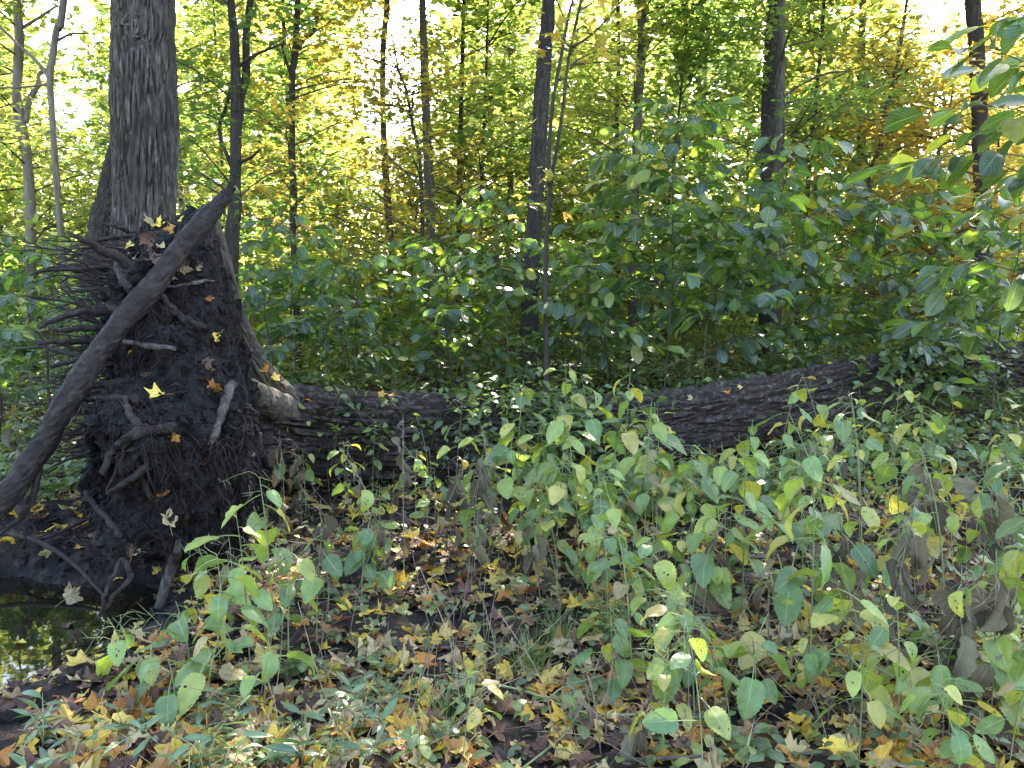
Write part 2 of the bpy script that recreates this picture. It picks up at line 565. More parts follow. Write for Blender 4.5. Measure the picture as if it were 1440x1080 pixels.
# ------------------------------------------------------------------ leaf shapes (unit length, base at origin, along +y, face +z)
def leaf_grid(nr, nc, wfun, width, bend, fold, curl, seed, serr=0.0, petiole=0.0, holes=0, twist=0.0):
    rng = np.random.default_rng(seed)
    v = np.linspace(0, 1, nr + 1)
    u = np.linspace(-1, 1, nc + 1)
    hw = wfun(v) * width * 0.5
    a = bend * v
    ds = 1.0 / nr
    yy = np.concatenate(([0], np.cumsum(np.cos((a[1:] + a[:-1]) / 2)) * ds))
    zz = -np.concatenate(([0], np.cumsum(np.sin((a[1:] + a[:-1]) / 2)) * ds))
    U, Vv = np.meshgrid(u, v)
    tooth = np.where(np.arange(nr + 1) % 2, 1 + serr, 1 - serr)[:, None]
    edge = np.where(np.abs(U) > 0.99, tooth, 1.0)
    X = U * hw[:, None] * edge
    lift = fold * np.abs(U) * hw[:, None] + curl * (U ** 2) * hw[:, None] * np.sin(Vv * 5 + rng.uniform(0, 6))
    lift = lift + 0.05 * width * fbm(np.stack((X * 6 + seed, Vv * 5, 0 * X), -1), 2, seed)
    tw = twist * Vv
    Y = yy[:, None] + lift * np.sin(a)[:, None]
    Z = zz[:, None] + lift * np.cos(a)[:, None] + X * np.sin(tw)
    X = X * np.cos(tw)
    V = np.stack((X, Y, Z), -1).reshape(-1, 3)
    UV = np.stack((U * 0.5 + 0.5, Vv), -1).reshape(-1, 2)
    i = np.arange(nr)[:, None] * (nc + 1)
    j = np.arange(nc)[None]
    Q = np.stack((i + j, i + j + 1, i + nc + 2 + j, i + nc + 1 + j), -1).reshape(-1, 4)
    if holes:
        keep = np.ones(len(Q), bool)
        ctr = V[Q].mean(1)
        for h in range(holes):
            c = np.array((rng.uniform(-0.8, 0.8) * width * 0.35, rng.uniform(0.15, 0.8)))
            rad = rng.uniform(0.028, 0.07)
            d = np.hypot(UV[:, 0] * width - width * 0.5 - c[0], UV[:, 1] - c[1])
            dq = d[Q].mean(1)
            keep &= dq > rad
        Q = Q[keep]
    if petiole:
        n0 = len(V)
        pw = 0.014
        t = np.linspace(0, 1, 4)
        py = -petiole * (1 - t)
        pz = -0.22 * petiole * (1 - t) ** 2
        PV = np.concatenate((np.stack((np.full(4, -pw), py, pz), -1), np.stack((np.full(4, pw), py, pz), -1), np.stack((np.zeros(4), py, pz - 2 * pw), -1)))
        V = np.vstack((V, PV))
        UV = np.vstack((UV, np.tile((0.5, 0.0), (12, 1))))
        k = np.arange(3)
        PQ = np.vstack((np.stack((n0 + k, n0 + 4 + k, n0 + 5 + k, n0 + 1 + k), -1), np.stack((n0 + 4 + k, n0 + 8 + k, n0 + 9 + k, n0 + 5 + k), -1), np.stack((n0 + 8 + k, n0 + k, n0 + 1 + k, n0 + 9 + k), -1)))
        Q = np.vstack((Q, PQ))
        V = V + np.array((0, petiole, 0.22 * petiole))
    return V, Q, UV


W_OVATE = lambda v: np.clip(1.62 * np.power(np.clip(v + 0.012, 0, 1), 0.42) * np.power(1 - v, 0.80), 0.0, 1)
W_ELL = lambda v: np.power(np.clip(np.sin(np.pi * np.power(v, 1.12)), 0, 1), 0.72)
W_LANCE = lambda v: np.power(np.clip(np.sin(np.pi * np.power(v, 0.75)), 0, 1), 0.9)


def lib(name, n, fn, mat):
    L = []
    for k in range(n):
        V, Q, UV = fn(k)
        L.append(mkmesh(name, V, [Q], [mat], True, UV))
    return L


rr_ = np.random.default_rng(2)
NETTLE = lib('nettle_leaf', 14, lambda k: leaf_grid(20, 8, W_OVATE, rr_.uniform(0.78, 1.0), rr_.uniform(0.1, 1.25), rr_.uniform(-0.1, 0.4), rr_.uniform(-0.35, 0.35), k, 0.06, rr_.uniform(.35, .7), [0, 3, 6, 0, 9, 2, 4, 1, 12, 3, 0, 7, 2, 4][k], rr_.uniform(-0.4, 0.4)), M_NETTLE)
WITHER = lib('withered_leaf', 6, lambda k: leaf_grid(10, 6, W_OVATE, rr_.uniform(0.5, 0.8), rr_.uniform(0.4, 1.6), rr_.uniform(0.8, 1.8), rr_.uniform(-1.6, 1.6), 40 + k, 0.16, 0.25, 2, rr_.uniform(-1.2, 1.2)), M_WITHER)
SHRUBL = lib('shrub_leaf', 8, lambda k: leaf_grid(8, 4, W_ELL, rr_.uniform(0.48, 0.60), rr_.uniform(0.1, 0.8), rr_.uniform(0.05, 0.4), rr_.uniform(-0.2, 0.2), 60 + k, 0.0, 0.10, 0, rr_.uniform(-0.25, 0.25)), M_SHRUB)
SPROUT = lib('sprout_leaf', 5, lambda k: leaf_grid(7, 4, W_ELL, rr_.uniform(0.5, 0.65), rr_.uniform(0.1, 0.7), rr_.uniform(0.05, 0.35), rr_.uniform(-0.2, 0.2), 80 + k, 0.03, 0.3, 0, rr_.uniform(-0.25, 0.25)), M_SPROUT)
LANCE = lib('lance_leaf', 5, lambda k: leaf_grid(8, 2, W_LANCE, rr_.uniform(0.24, 0.32), rr_.uniform(0.1, 0.9), rr_.uniform(0.1, 0.5), 0.0, 90 + k, 0.0, 0.06, 0, rr_.uniform(-0.3, 0.3)), M_LANCE)


def maple(seed, rings=2):
    """five-lobed leaf, star shaped round its middle, with a stalk"""
    rng = np.random.default_rng(seed)
    pts = [(-176, 0.30), (-150, 0.46), (-128, 0.62), (-112, 0.58), (-96, 0.55), (-80, 0.70), (-66, 0.70), (-58, 0.96), (-46, 0.76), (-30, 0.55), (-22, 0.72), (-12, 0.74), (0, 1.06)]
    ang = np.array([p[0] for p in pts] + [-p[0] for p in pts[-2::-1]], float)
    rad = np.array([p[1] for p in pts] + [p[1] for p in pts[-2::-1]], float)
    rad = rad * rng.uniform(0.82, 1.10, len(rad))
    ang = np.radians(ang + rng.uniform(-3, 3, len(ang)))
    n = len(ang)
    c1, ph, c2 = rng.uniform(0.1, 0.7), rng.uniform(0, 6.28), rng.uniform(-0.3, 0.55)
    V = [(0.0, 0.0, 0.0)]
    for k in range(1, rings + 1):
        f = (k / rings) ** 0.8
        r = rad * f * (1.0 if k == rings else 0.95)
        x, y = r * np.sin(ang), r * np.cos(ang)
        z = c1 * r * r * np.cos(2 * ang + ph) + c2 * r * r + 0.10 * rng.normal(0, 1, n) * r
        V += list(zip(x, y, z))
    V = np.array(V) * 0.5
    T, Q = [], []
    for j in range(n - 1):
        T.append((0, 1 + j + 1, 1 + j))
        for k in range(rings - 1):
            a = 1 + k * n + j
            Q.append((a, a + 1, a + n + 1, a + n))
    k0 = len(V)
    Q = Q if Q else []
    V = np.vstack((V, [(-0.008, -0.08, 0), (0.008, -0.08, 0), (0.06, -0.55, 0.10), (0.045, -0.55, 0.10)]))
    Q.append((k0, k0 + 1, k0 + 2, k0 + 3))
    return V, np.array(T), np.array(Q)


MAPLE = {c: [] for c in FCOL}
MAPLE_RAW = []
for k in range(7):
    V, T, Q = maple(100 + k)
    MAPLE_RAW.append(maple(100 + k, 1))
    for c in FCOL:
        MAPLE[c].append(mkmesh('maple_leaf', V, [T, Q], [M_F[c]], False))
OVAL = {c: [] for c in FCOL}
for k in range(3):
    V, Q, UV = leaf_grid(7, 4, W_ELL, 0.5, 0.5, 0.3, 0.4, 130 + k, 0.03, 0.15, 0, 0.4)
    for c in FCOL:
        OVAL[c].append(mkmesh('oval_leaf', V, [Q], [M_F[c]], False, UV))

# ------------------------------------------------------------------ ground and pool
gx = np.unique(np.concatenate((-np.geomspace(6, 400, 40), np.linspace(-6, 6.5, 225), np.geomspace(6.5, 400, 40))))
gy = np.unique(np.concatenate((np.linspace(-60, 1.5, 14), np.linspace(1.5, 12, 210), np.geomspace(12, 500, 60))))
X, Y = np.meshgrid(gx, gy)
Z = gh(X, Y)
near = np.exp(-((X + 2.6) ** 2 + (Y - 4.0) ** 2) / 3.0)
p3 = np.stack((X, Y, 0 * X), -1)
Z = Z + near * (0.07 * fbm(p3 * 5, 4, 31) + 0.035 * fbm(p3 * 13, 2, 37)) + 0.018 * fbm(p3 * 9, 3, 33) * (np.hypot(X, Y) < 14)
nx, ny = len(gx), len(gy)
i = np.arange(ny - 1)[:, None] * nx
j = np.arange(nx - 1)[None]
Q = np.stack((i + j, i + j + 1, i + nx + j + 1, i + nx + j), -1).reshape(-1, 4)
obj('ground', mkmesh('ground', np.stack((X, Y, Z), -1).reshape(-1, 3), [Q], [M_GROUND]), kind='structure')
th = np.linspace(0, 2 * np.pi, 48, endpoint=False)
WATER_Z = -0.15
V = np.stack((PITC[0] + 1.5 * np.cos(th), PITC[1] + 1.1 * np.sin(th), np.full(48, WATER_Z)), -1)
V = np.vstack((V, (PITC[0], PITC[1], WATER_Z)))
T = np.stack((np.full(48, 48), np.arange(48), (np.arange(48) + 1) % 48), -1)
obj('puddle_water', mkmesh('puddle_water', V, [T], [M_WATER]), kind='structure')

MUD = []
for k in range(3200):
    a, r_ = random.uniform(0, 6.2832), random.uniform(.55, 1.75)
    x_, y_ = PITC[0] + 1.12 * r_ * math.cos(a), PITC[1] + .92 * r_ * math.sin(a)
    MUD.append((x_, y_))
MUD = np.array(MUD)
MUD = np.column_stack((MUD, gh(MUD[:, 0], MUD[:, 1]) + .004))
# ------------------------------------------------------------------ bark cylinders
def bark_tube(pts, rad, nth, nz, cell=(0.055, 0.22), depth=0.016, seed=0, lump=0.06, caps=True, side=0.0):
    pr = spline(np.column_stack((np.asarray(pts, float), np.asarray(rad, float))), nz)
    c, r = pr[:, :3], pr[:, 3]
    T, N, B = frames(c)
    L = np.concatenate(([0], np.cumsum(np.linalg.norm(np.diff(c, axis=0), axis=1))))
    th = np.arange(nth) / nth * 2 * np.pi
    ct, st = np.cos(th)[None], np.sin(th)[None]
    cu, cv = cell
    q = np.stack((r[:, None] * ct / cu, r[:, None] * st / cu, (L / cv)[:, None] + 0 * ct), -1)
    q = q + 0.55 * np.stack((fbm(q * 0.7, 2, seed + 1), fbm(q * 0.7, 2, seed + 2), fbm(q * 0.7, 2, seed + 3)), -1)
    f = voro(q, seed)
    h = sstep(0.02, 0.30, f) * (0.75 + 0.5 * vnoise(q * 0.8, seed + 5)) + 0.5 * fbm(q * np.array((2.4, 2.4, 3.0)), 3, seed + 6)
    q2 = np.stack((r[:, None] * ct, r[:, None] * st, L[:, None] * 0.6 + 0 * ct), -1)
    rr = r[:, None] * (1 + lump * fbm(q2 * 2.5, 3, seed + 9)) + depth * (h - 0.6)
    V = c[:, None] + rr[..., None] * (ct[..., None] * N[:, None] + st[..., None] * B[:, None])
    V = V.reshape(-1, 3)
    i = np.arange(nz - 1)[:, None] * nth
    j = np.arange(nth)[None]
    j2 = (j + 1) % nth
    Q = np.stack((i + j, i + j2, i + nth + j2, i + nth + j), -1).reshape(-1, 4)
    jj = np.arange(nth)
    n0 = len(V)
    V = np.vstack((V, c[0], c[-1]))
    T = np.vstack((np.stack((np.full(nth, n0), (jj + 1) % nth, jj), -1), np.stack((np.full(nth, n0 + 1), (nz - 1) * nth + jj, (nz - 1) * nth + (jj + 1) % nth), -1)))
    return V, Q, T


def local(V, o):
    return np.asarray(V) - np.asarray(o)[None]


# ------------------------------------------------------------------ the fallen tree with its root plate
A = np.array((0.94, 0.342, 0.0))        # along the log
N_ = np.array((0.342, -0.94, 0.0))      # in the plate, towards the camera
ZV = np.array((0, 0, 1.0))
C0 = np.array((-2.50, 5.95, 0.55))
base0 = (C0[0], C0[1], float(gh(C0[0], C0[1])))
fallen = empty('fallen_tree', base0, 'uprooted tree lying across the undergrowth with its black upturned root plate', 'fallen tree')
FB = np.array(base0)

logp = [(C0 + A * 0.15 + ZV * 0.02, 0.40), (P(385, 602, 6.25), 0.36), (P(470, 610, 6.4), 0.345), (P(560, 612, 6.55), 0.345), (P(740, 612, 6.85), 0.33), (P(880, 604, 7.1), 0.305), (P(1000, 586, 7.35), 0.285),
        (P(1100, 566, 7.65), 0.275), (P(1200, 543, 8.0), 0.27), (P(1310, 525, 8.45), 0.26), (P(1440, 513, 8.95), 0.245), (P(1600, 508, 9.6), 0.22), (P(1760, 500, 10.4), 0.18)]
V, Q, T = bark_tube([p for p, r in logp], [r for p, r in logp], 172, 700, (0.058, 0.40), 0.056, 17, 0.05)
logme = mkmesh('trunk', local(V, FB), [Q, T], [M_BARK_LOG], False)
obj('trunk', logme, fallen)
BVH_LOG = BVHTree.FromPolygons([tuple(v) for v in V[::1]], [tuple(q) for q in Q[::1]])

# soil plate
nphi, nth = 400, 220
ph = np.linspace(0, 2 * np.pi, nphi, endpoint=False)[:, None]
ta = np.linspace(-np.pi / 2, np.pi / 2, nth)[None]


def spow(x, p):
    return np.sign(x) * np.abs(x) ** p


cosr = np.abs(np.cos(ta)) ** 0.32
side = spow(np.sin(ta), 0.9)
ex = np.where(np.cos(ph) > 0, 2.30, 1.7)
ez = np.where(np.sin(ph) > 0, 1.60, 0.95)
ledge = 1 + 0.055 * np.sin(ph * 8.3 + 0.6) * (np.sin(ph) > -0.3) + 0.03 * np.sin(ph * 15 + side * 2.0)
rad_n = ex * np.cos(ph) * cosr * ledge
rad_z = ez * np.sin(ph) * cosr * ledge
half = 0.47 - 0.11 * np.clip(np.sin(ph), 0, 1) ** 2 - 0.03 * np.cos(ph)
s_ = side * half
# the foot leans towards the log, the top narrows
PV = C0 + s_[..., None] * A + rad_n[..., None] * N_ + rad_z[..., None] * ZV
PV = PV.reshape(-1, 3)
nn = PV - (C0 + N_ * 0.3)
nn = nn / np.linalg.norm(nn, axis=1, keepdims=True)
d = 0.24 * fbm(PV * 1.7, 3, 51) + 0.20 * fbm(PV * 4.2, 4, 57) + 0.085 * fbm(PV * 14, 4, 63) - 0.05 * np.abs(fbm(PV * 8, 3, 65))
d = d - 0.13 * sstep(0.08, 0.5, fbm(PV * 2.6 + 9.1, 3, 71))
# hollow in the near face, where the fine roots hang
for (hx, hy, hY, hr, hd) in ((200, 500, 4.35, 0.24, 0.34), (268, 665, 3.85, 0.22, 0.28), (205, 650, 4.0, 0.16, 0.15)):
    hc = P(hx, hy, hY)
    d = d - hd * np.exp(-((PV - hc) ** 2).sum(1) / hr ** 2)
PV = PV + nn * d[:, None]
i = np.arange(nphi)[:, None]
j = np.arange(nth - 1)[None]
i2 = (i + 1) % nphi
Q = np.stack((i * nth + j, i2 * nth + j, i2 * nth + j + 1, i * nth + j + 1), -1).reshape(-1, 4)
obj('root_plate', mkmesh('root_plate', local(PV, FB), [Q], [M_SOIL]), fallen, label='crumbling black soil held between the upturned roots')
BVH_PLATE = BVHTree.FromPolygons([tuple(v) for v in PV], [tuple(q) for q in Q])


def root(pts, rad, m=14, n=8, rough=0.16, mat=M_ROOT, label=None, seed=0, name='root', broken=False, parent=None):
    V, Q, T = tube(pts, rad, n, m, 0, rough, seed)
    rg = np.random.default_rng(seed + 1)
    if broken:      # the free end is torn: splinters of uneven length round a hollow
        ax = V[-2] - V[n:2 * n].mean(0)
        ax = ax / (np.linalg.norm(ax) + 1e-9)
        R0 = np.linalg.norm(V[0] - V[-2])
        V[:n] += ax * (rg.uniform(-.3, 1.9, n) * R0)[:, None]
        V[-2] -= ax * R0 * .6
    # knots and flaking bark
    V[:-2] += rg.normal(0, 1, (len(V) - 2, 3)) * np.repeat(spline(np.asarray(rad, float)[:, None], m)[:, 0], n)[:, None] * .045
    return obj(name, mkmesh(name, local(V, FB), [Q, T], [mat], n < 9), parent or fallen, label=label)


# the long bare root crossing the plate
dp = [(322, 268, 4.62, .030), (312, 280, 4.62, .052), (262, 338, 4.5, .062), (205, 408, 4.35, .070), (165, 462, 4.22, .066), (122, 520, 4.1, .078), (86, 580, 3.98, .074), (52, 640, 3.86, .066), (8, 698, 3.72, .066), (-70, 770, 3.55, .06), (-150, 868, 3.45, .055), (-190, 930, 3.4, .05)]
def in_front(px, py, Yd, r):
    h = BVH_PLATE.ray_cast(Vector(CAM), Vector(P(px, py, 1.0) - CAM).normalized())
    return min(Yd, h[0][1] - r * .8) if h[0] is not None else Yd


dpy = np.array([in_front(a, b_, c, r) for a, b_, c, r in dp])
lift = min(0.0, float((dpy - np.array([c for _, _, c, _ in dp])).min()))
root([P(a + random.gauss(0, 2.0), b_ + random.gauss(0, 2.0), c + lift * (1 if k_ < 7 else .5)) for k_, (a, b_, c, r) in enumerate(dp)], [r * .86 for *_, r in dp], 110, 24, 0.34, label='long thick bare root slanting across the face of the root plate', seed=3, broken=True)
rl = [  # smaller named roots from the photograph
    ([(60, 628, 3.84), (52, 668, 3.78), (45, 705, 3.74), (20, 735, 3.7), (0, 752, 3.66)], [.022, .018, .014, .010, .006], M_ROOT, None),
    ([(50, 680, 3.78), (38, 720, 3.74), (32, 770, 3.72)], [.012, .010, .004], M_ROOT, None),
    ([(142, 410, 4.3), (152, 425, 4.32), (168, 438, 4.34), (186, 440, 4.45)], [.022, .030, .032, .03], M_ROOT, 'short broken root stub with a reddish end'),
    ([(150, 470, 4.24), (172, 478, 4.2), (200, 486, 4.16), (245, 489, 4.18)], [.010, .013, .016, .014], M_ROOTPALE, 'thin grey root lying level across the hollow'),
    ([(188, 612, 4.02), (215, 604, 4.06), (245, 602, 4.2)], [.032, .036, .04], M_ROOT, 'stout root stub snapped off to pale wood'),
    ([(148, 660, 3.98), (160, 632, 4.0), (182, 612, 4.05), (205, 600, 4.2)], [.022, .028, .030, .025], M_ROOT, None),
    ([(176, 560, 4.05), (184, 585, 4.04), (196, 602, 4.06)], [.010, .017, .022], M_ROOT, None),
    ([(296, 622, 3.92), (304, 602, 3.92), (314, 575, 3.98), (326, 540, 4.1)], [.034, .034, .036, .036], M_ROOTPALE, 'thick root with bark flaked down to silvery wood'),
    ([(250, 762, 3.66), (245, 785, 3.62), (237, 812, 3.6), (226, 848, 3.58), (216, 886, 3.56), (205, 930, 3.5), (188, 990, 3.4), (165, 1030, 3.3)], [.036, .040, .041, .036, .034, .034, .03, .02], M_ROOTPALE, 'smooth grey curved root reaching down to the mud'),
    ([(120, 690, 3.9), (135, 712, 3.86), (152, 730, 3.85), (168, 752, 3.9)], [.012, .016, .016, .014], M_ROOT, None),
    ([(172, 785, 3.7), (180, 800, 3.68), (182, 812, 3.66), (160, 838, 3.62), (142, 862, 3.6)], [.012, .013, .012, .010, .006], M_ROOT, None),
    ([(172, 785, 3.72), (155, 815, 3.66), (146, 845, 3.62), (138, 872, 3.6)], [.010, .008, .008, .005], M_ROOT, None),
    ([(150, 695, 3.9), (180, 675, 3.95), (210, 655, 4.05)], [.010, .016, .02], M_ROOT, None),
    ([(152, 690, 3.86), (172, 640, 3.92), (182, 615, 4.0)], [.007, .009, .010], M_ROOT, None),
    ([(212, 700, 3.8), (200, 670, 3.85), (190, 640, 3.95)], [.014, .014, .012], M_ROOT, None),
    ([(220, 408, 4.45), (235, 425, 4.42), (250, 440, 4.45), (262, 452, 4.55)], [.012, .018, .020, .018], M_ROOT, None),
    ([(236, 438, 4.4), (262, 448, 4.42), (290, 462, 4.5)], [.014, .016, .014], M_ROOT, None),
    ([(164, 370, 4.7), (170, 385, 4.6), (176, 398, 4.6), (186, 412, 4.7)], [.022, .024, .024, .02], M_ROOT, None),
    ([(100, 330, 5.2), (118, 338, 5.2), (140, 350, 5.25), (180, 372, 5.35)], [.014, .022, .030, .04], M_ROOT, None),
    ([(155, 305, 5.4), (168, 318, 5.4), (185, 330, 5.5)], [.012, .016, .02], M_ROOT, None),
    ([(140, 312, 5.5), (160, 318, 5.5), (190, 328, 5.5)], [.008, .012, .016], M_ROOT, None),
    ([(55, 462, 4.8), (80, 448, 4.85), (110, 440, 4.9), (160, 438, 5.0)], [.010, .020, .024, .03], M_ROOT, None),
    ([(78, 465, 4.9), (110, 462, 4.9), (160, 460, 5.0)], [.016, .024, .03], M_ROOT, None),
    ([(58, 484, 4.8), (90, 480, 4.85), (150, 482, 5.0)], [.012, .022, .03], M_ROOT, None),
    ([(70, 516, 4.85), (100, 508, 4.9), (160, 500, 5.0)], [.008, .014, .02], M_ROOT, None),
    ([(108, 552, 4.6), (140, 542, 4.6), (190, 534, 4.7)], [.010, .018, .022], M_ROOT, None),
    ([(105, 566, 4.7), (140, 560, 4.7), (190, 562, 4.8)], [.010, .016, .02], M_ROOT, None),
    ([(230, 404, 4.5), (262, 400, 4.45), (282, 396, 4.45), (300, 394, 4.5)], [.006, .010, .010, .006], M_ROOTPALE, None),
    ([(258, 700, 3.75), (262, 735, 3.7), (262, 778, 3.66)], [.010, .012, .010], M_ROOT, None)]
def hug(px, py, Yd, lift):
    h = BVH_PLATE.ray_cast(Vector(CAM), Vector(P(px, py, 1.0) - CAM).normalized())
    return P(px, py, h[0][1] - lift) if h[0] is not None else P(px, py, Yd)


for k, (pp, rd, mt, lb) in enumerate(rl):
    ys = [hug(*q, 0.03)[1] for q in pp]
    hit = [abs(y - q[2]) > 1e-6 for y, q in zip(ys, pp)]
    dl = np.mean([y - q[2] for y, q, h_ in zip(ys, pp, hit) if h_]) if any(hit) else 0.0
    pts = [P(q[0], q[1], min(y, q[2] + dl + .06) if h_ else q[2] + dl) for q, y, h_ in zip(pp, ys, hit)]
    fine = spline(np.column_stack((np.array(pts), rd)), 14)
    out_ = []
    for i_, f_ in enumerate(fine):
        dv = f_[:3] - CAM
        ds_ = np.linalg.norm(dv)
        h = BVH_PLATE.ray_cast(Vector(CAM), Vector(dv / ds_))
        if h[0] is not None and h[3] < ds_ and i_ < 12:
            f_[:3] = CAM + dv / ds_ * (h[3] - f_[3] * .25)
        out_.append(f_)
    out_ = np.array(out_)
    pts, rd = list(out_[:, :3] + np.random.default_rng(900 + k).normal(0, .0035, (14, 3))), list(out_[:, 3])
    if mt is M_ROOTPALE and max(rd) > .03:
        rd = [rd[0] * .55] + list(rd[1:])
    thick = max(rd) > .03
    root(pts, [r_ * (.72 if thick else 1) for r_ in rd], 36, 14, 0.26 if thick else .4, mt, lb, 200 + k, broken=thick)
# the fan of thin roots standing out of the underside
for k in range(190):
    py = 332 + 308 * random.random() ** 1.25
    t = (py - 332) / 308
    px = random.uniform(150, 200) - 12 * t
    Yd = random.uniform(4.7, 6.2) - 0.55 * t
    s = P(px, py, Yd)
    Ln = random.uniform(0.14, 0.66) * (1.0 - 0.25 * t)
    dr = -A * 1.0 + N_ * random.uniform(-0.5, 0.5) + ZV * random.gauss(0.0, 0.22)
    dr = dr / np.linalg.norm(dr)
    sag = random.gauss(-0.03, 0.06)
    jit = lambda a: np.array((random.gauss(0, a), random.gauss(0, a), random.gauss(0, a)))
    pts = [s - dr * 0.25, s + dr * 0.02, s + dr * Ln * 0.35 + jit(.012), s + dr * Ln * 0.7 + ZV * sag * 0.4 + jit(.018), s + dr * Ln + ZV * sag + jit(.02)]
    r0 = random.choice((0.003, 0.004, 0.004, 0.005, 0.006, 0.007, 0.009, 0.012, 0.017))
    ro = root(pts, [r0 * 1.2, r0, r0 * 0.85, r0 * 0.6, r0 * 0.2], 12, 6, 0.3, M_ROOT, None, 300 + k)
    for q_ in range(random.choice((0, 1, 1, 2, 2))):      # forks
        q = pts[random.choice((2, 3))]
        e = q + (dr + jit(0.45)) * Ln * random.uniform(.25, .5)
        root([q, (q + e) / 2 + jit(.012), e], [r0 * 0.6, r0 * 0.4, r0 * 0.12], 6, 5, 0.1, M_ROOT, None, 500 + k, name='side_root', parent=ro)
# bark buttress down the log side of the plate
bp = [(296, 312, 5.7, .05), (309, 370, 5.75, .07), (328, 440, 5.8, .085), (354, 505, 5.9, .10), (388, 552, 6.1, .12), (445, 596, 6.35, .18)]
V, Q, T = bark_tube([P(a, b_, c) for a, b_, c, r in bp], [r for *_, r in bp], 80, 240, (0.03, 0.2), 0.03, 91, 0.25)
obj('buttress_root', mkmesh('buttress_root', local(V, FB), [Q, T], [M_BARK_MID]), fallen, label='bark covered buttress sloping from plate top to log')
BVH_BUT = BVHTree.FromPolygons([tuple(v) for v in V], [tuple(q) for q in Q])
bp = [(322, 520, 5.3, .05), (345, 545, 5.5, .075), (372, 562, 5.8, .10), (410, 585, 6.2, .14)]
V, Q, T = bark_tube([P(a, b_, c) for a, b_, c, r in bp], [r for *_, r in bp], 48, 120, (0.03, 0.12), 0.012, 95, 0.15)
obj('buttress_root', mkmesh('buttress_root', local(V, FB), [Q, T], [M_BARK_MID]), fallen)
# hanging rootlets: hair-fine, nobody could count them
hl = []
def ray(bvh, px, py):
    q = P(px, py, 1.0) - CAM
    return bvh.ray_cast(Vector(CAM), Vector(q).normalized())


for (x0, x1, y0, y1, cnt) in ((280, 345, 612, 660, 110), (195, 262, 600, 640, 45), (195, 245, 418, 450, 60), (225, 330, 440, 560, 60), (205, 330, 655, 720, 50), (160, 330, 740, 860, 130), (250, 340, 330, 420, 40), (150, 240, 480, 600, 80), (330, 362, 560, 720, 60)):
    for k in range(cnt):
        h = ray(BVH_PLATE, random.uniform(x0, x1), random.uniform(y0, y1))
        if h[0] is None:
            continue
        s = np.array(h[0])
        L = random.uniform(0.04, 0.10) if random.random() < .6 else random.uniform(.08, .22)
        nrm = np.array(h[1])
        nrm = nrm if nrm.dot(s - CAM) < 0 else -nrm
        o1 = nrm * random.uniform(0.03, 0.09) + np.array((0.15, -0.35, 0)) * random.uniform(.02, .12)
        sw = np.array((random.gauss(0, .035), random.gauss(0, .02), 0))
        pts = [s - nrm * 0.01, s + o1 - ZV * L * 0.2, s + o1 * 1.2 - ZV * L * 0.6 + sw * 0.6, s + o1 - ZV * L + sw * 1.3]
        r = random.uniform(0.0010, 0.0026)
        hl.append((pts, [r, r, r * 0.8, r * 0.3], 7))
V, Q, T = tubes(hl, 3)
obj('rootlet', mkmesh('rootlet', local(V, FB), [Q, T], [M_ROOT]), fallen, kind='stuff', label='hair-fine rootlets hanging from the soil')
CL = np.array([(1, 0, 0), (-1, 0, 0), (0, 1, 0), (0, -1, 0), (0, 0, 1), (0, 0, -1)], float) * np.array((1, .8, .65))
CLT = np.array([(0, 2, 4), (2, 1, 4), (1, 3, 4), (3, 0, 4), (2, 0, 5), (1, 2, 5), (3, 1, 5), (0, 3, 5)])


def clods(locs, smin, smax, seed):
    rng = np.random.default_rng(seed)
    n = len(locs)
    s = smin * (smax / smin) ** (rng.uniform(0, 1, n) ** 2.2)
    V, (T,) = scatter(CL, [CLT], rotmats(n, 1.5, rng), np.asarray(locs), s)
    return V + rng.normal(0, .25, V.shape) * np.repeat(s, 6)[:, None], T


lc = []
for k in range(7000):
    h = ray(BVH_PLATE, random.uniform(110, 385), random.uniform(290, 900))
    if h[0] is not None:
        lc.append(np.array(h[0]))
V, T = clods(lc, .006, .038, 4)
obj('soil_clod', mkmesh('soil_clod', local(V, FB), [T], [M_SOIL], False), fallen, kind='stuff')
V, T = clods(MUD, .008, .05, 5)
obj('mud_clods', mkmesh('mud_clods', V, [T], [M_SOIL], False), kind='stuff', label='crumbled black mud round the rim of the pool', cat='mud')
# moss tufts on the log side of the plate
tv, tf = [], []
for k in range(1500):
    h = ray(BVH_PLATE, random.gauss(352, 9), random.uniform(470, 640))
    if h[0] is None:
        continue
    s = np.array(h[0])
    nrm = np.array(h[1])
    dd = nrm + np.array((random.gauss(0, .5), random.gauss(0, .5), random.gauss(0, .5)))
    sd_ = np.cross(dd, (0, 0, 1))
    sd_ = sd_ / (np.linalg.norm(sd_) + 1e-6) * 0.003
    n0 = len(tv)
    tv += [s - sd_, s + sd_, s + dd * random.uniform(.012, .03)]
    tf.append((n0, n0 + 1, n0 + 2))
if tf:
    obj('moss', mkmesh('moss', local(np.array(tv), FB), [np.array(tf)], [M_MOSS]), fallen, kind='stuff')

# ------------------------------------------------------------------ standing trees
STAR = np.array([(0, 0, 0), (-0.52, 0.42, -0.07), (-0.20, 0.55, 0.0), (0, 1.05, -0.10), (0.20, 0.55, 0.0), (0.52, 0.42, -0.07)])
STAR_T = np.array([(0, 2, 1), (0, 3, 2), (0, 4, 3), (0, 5, 4)])


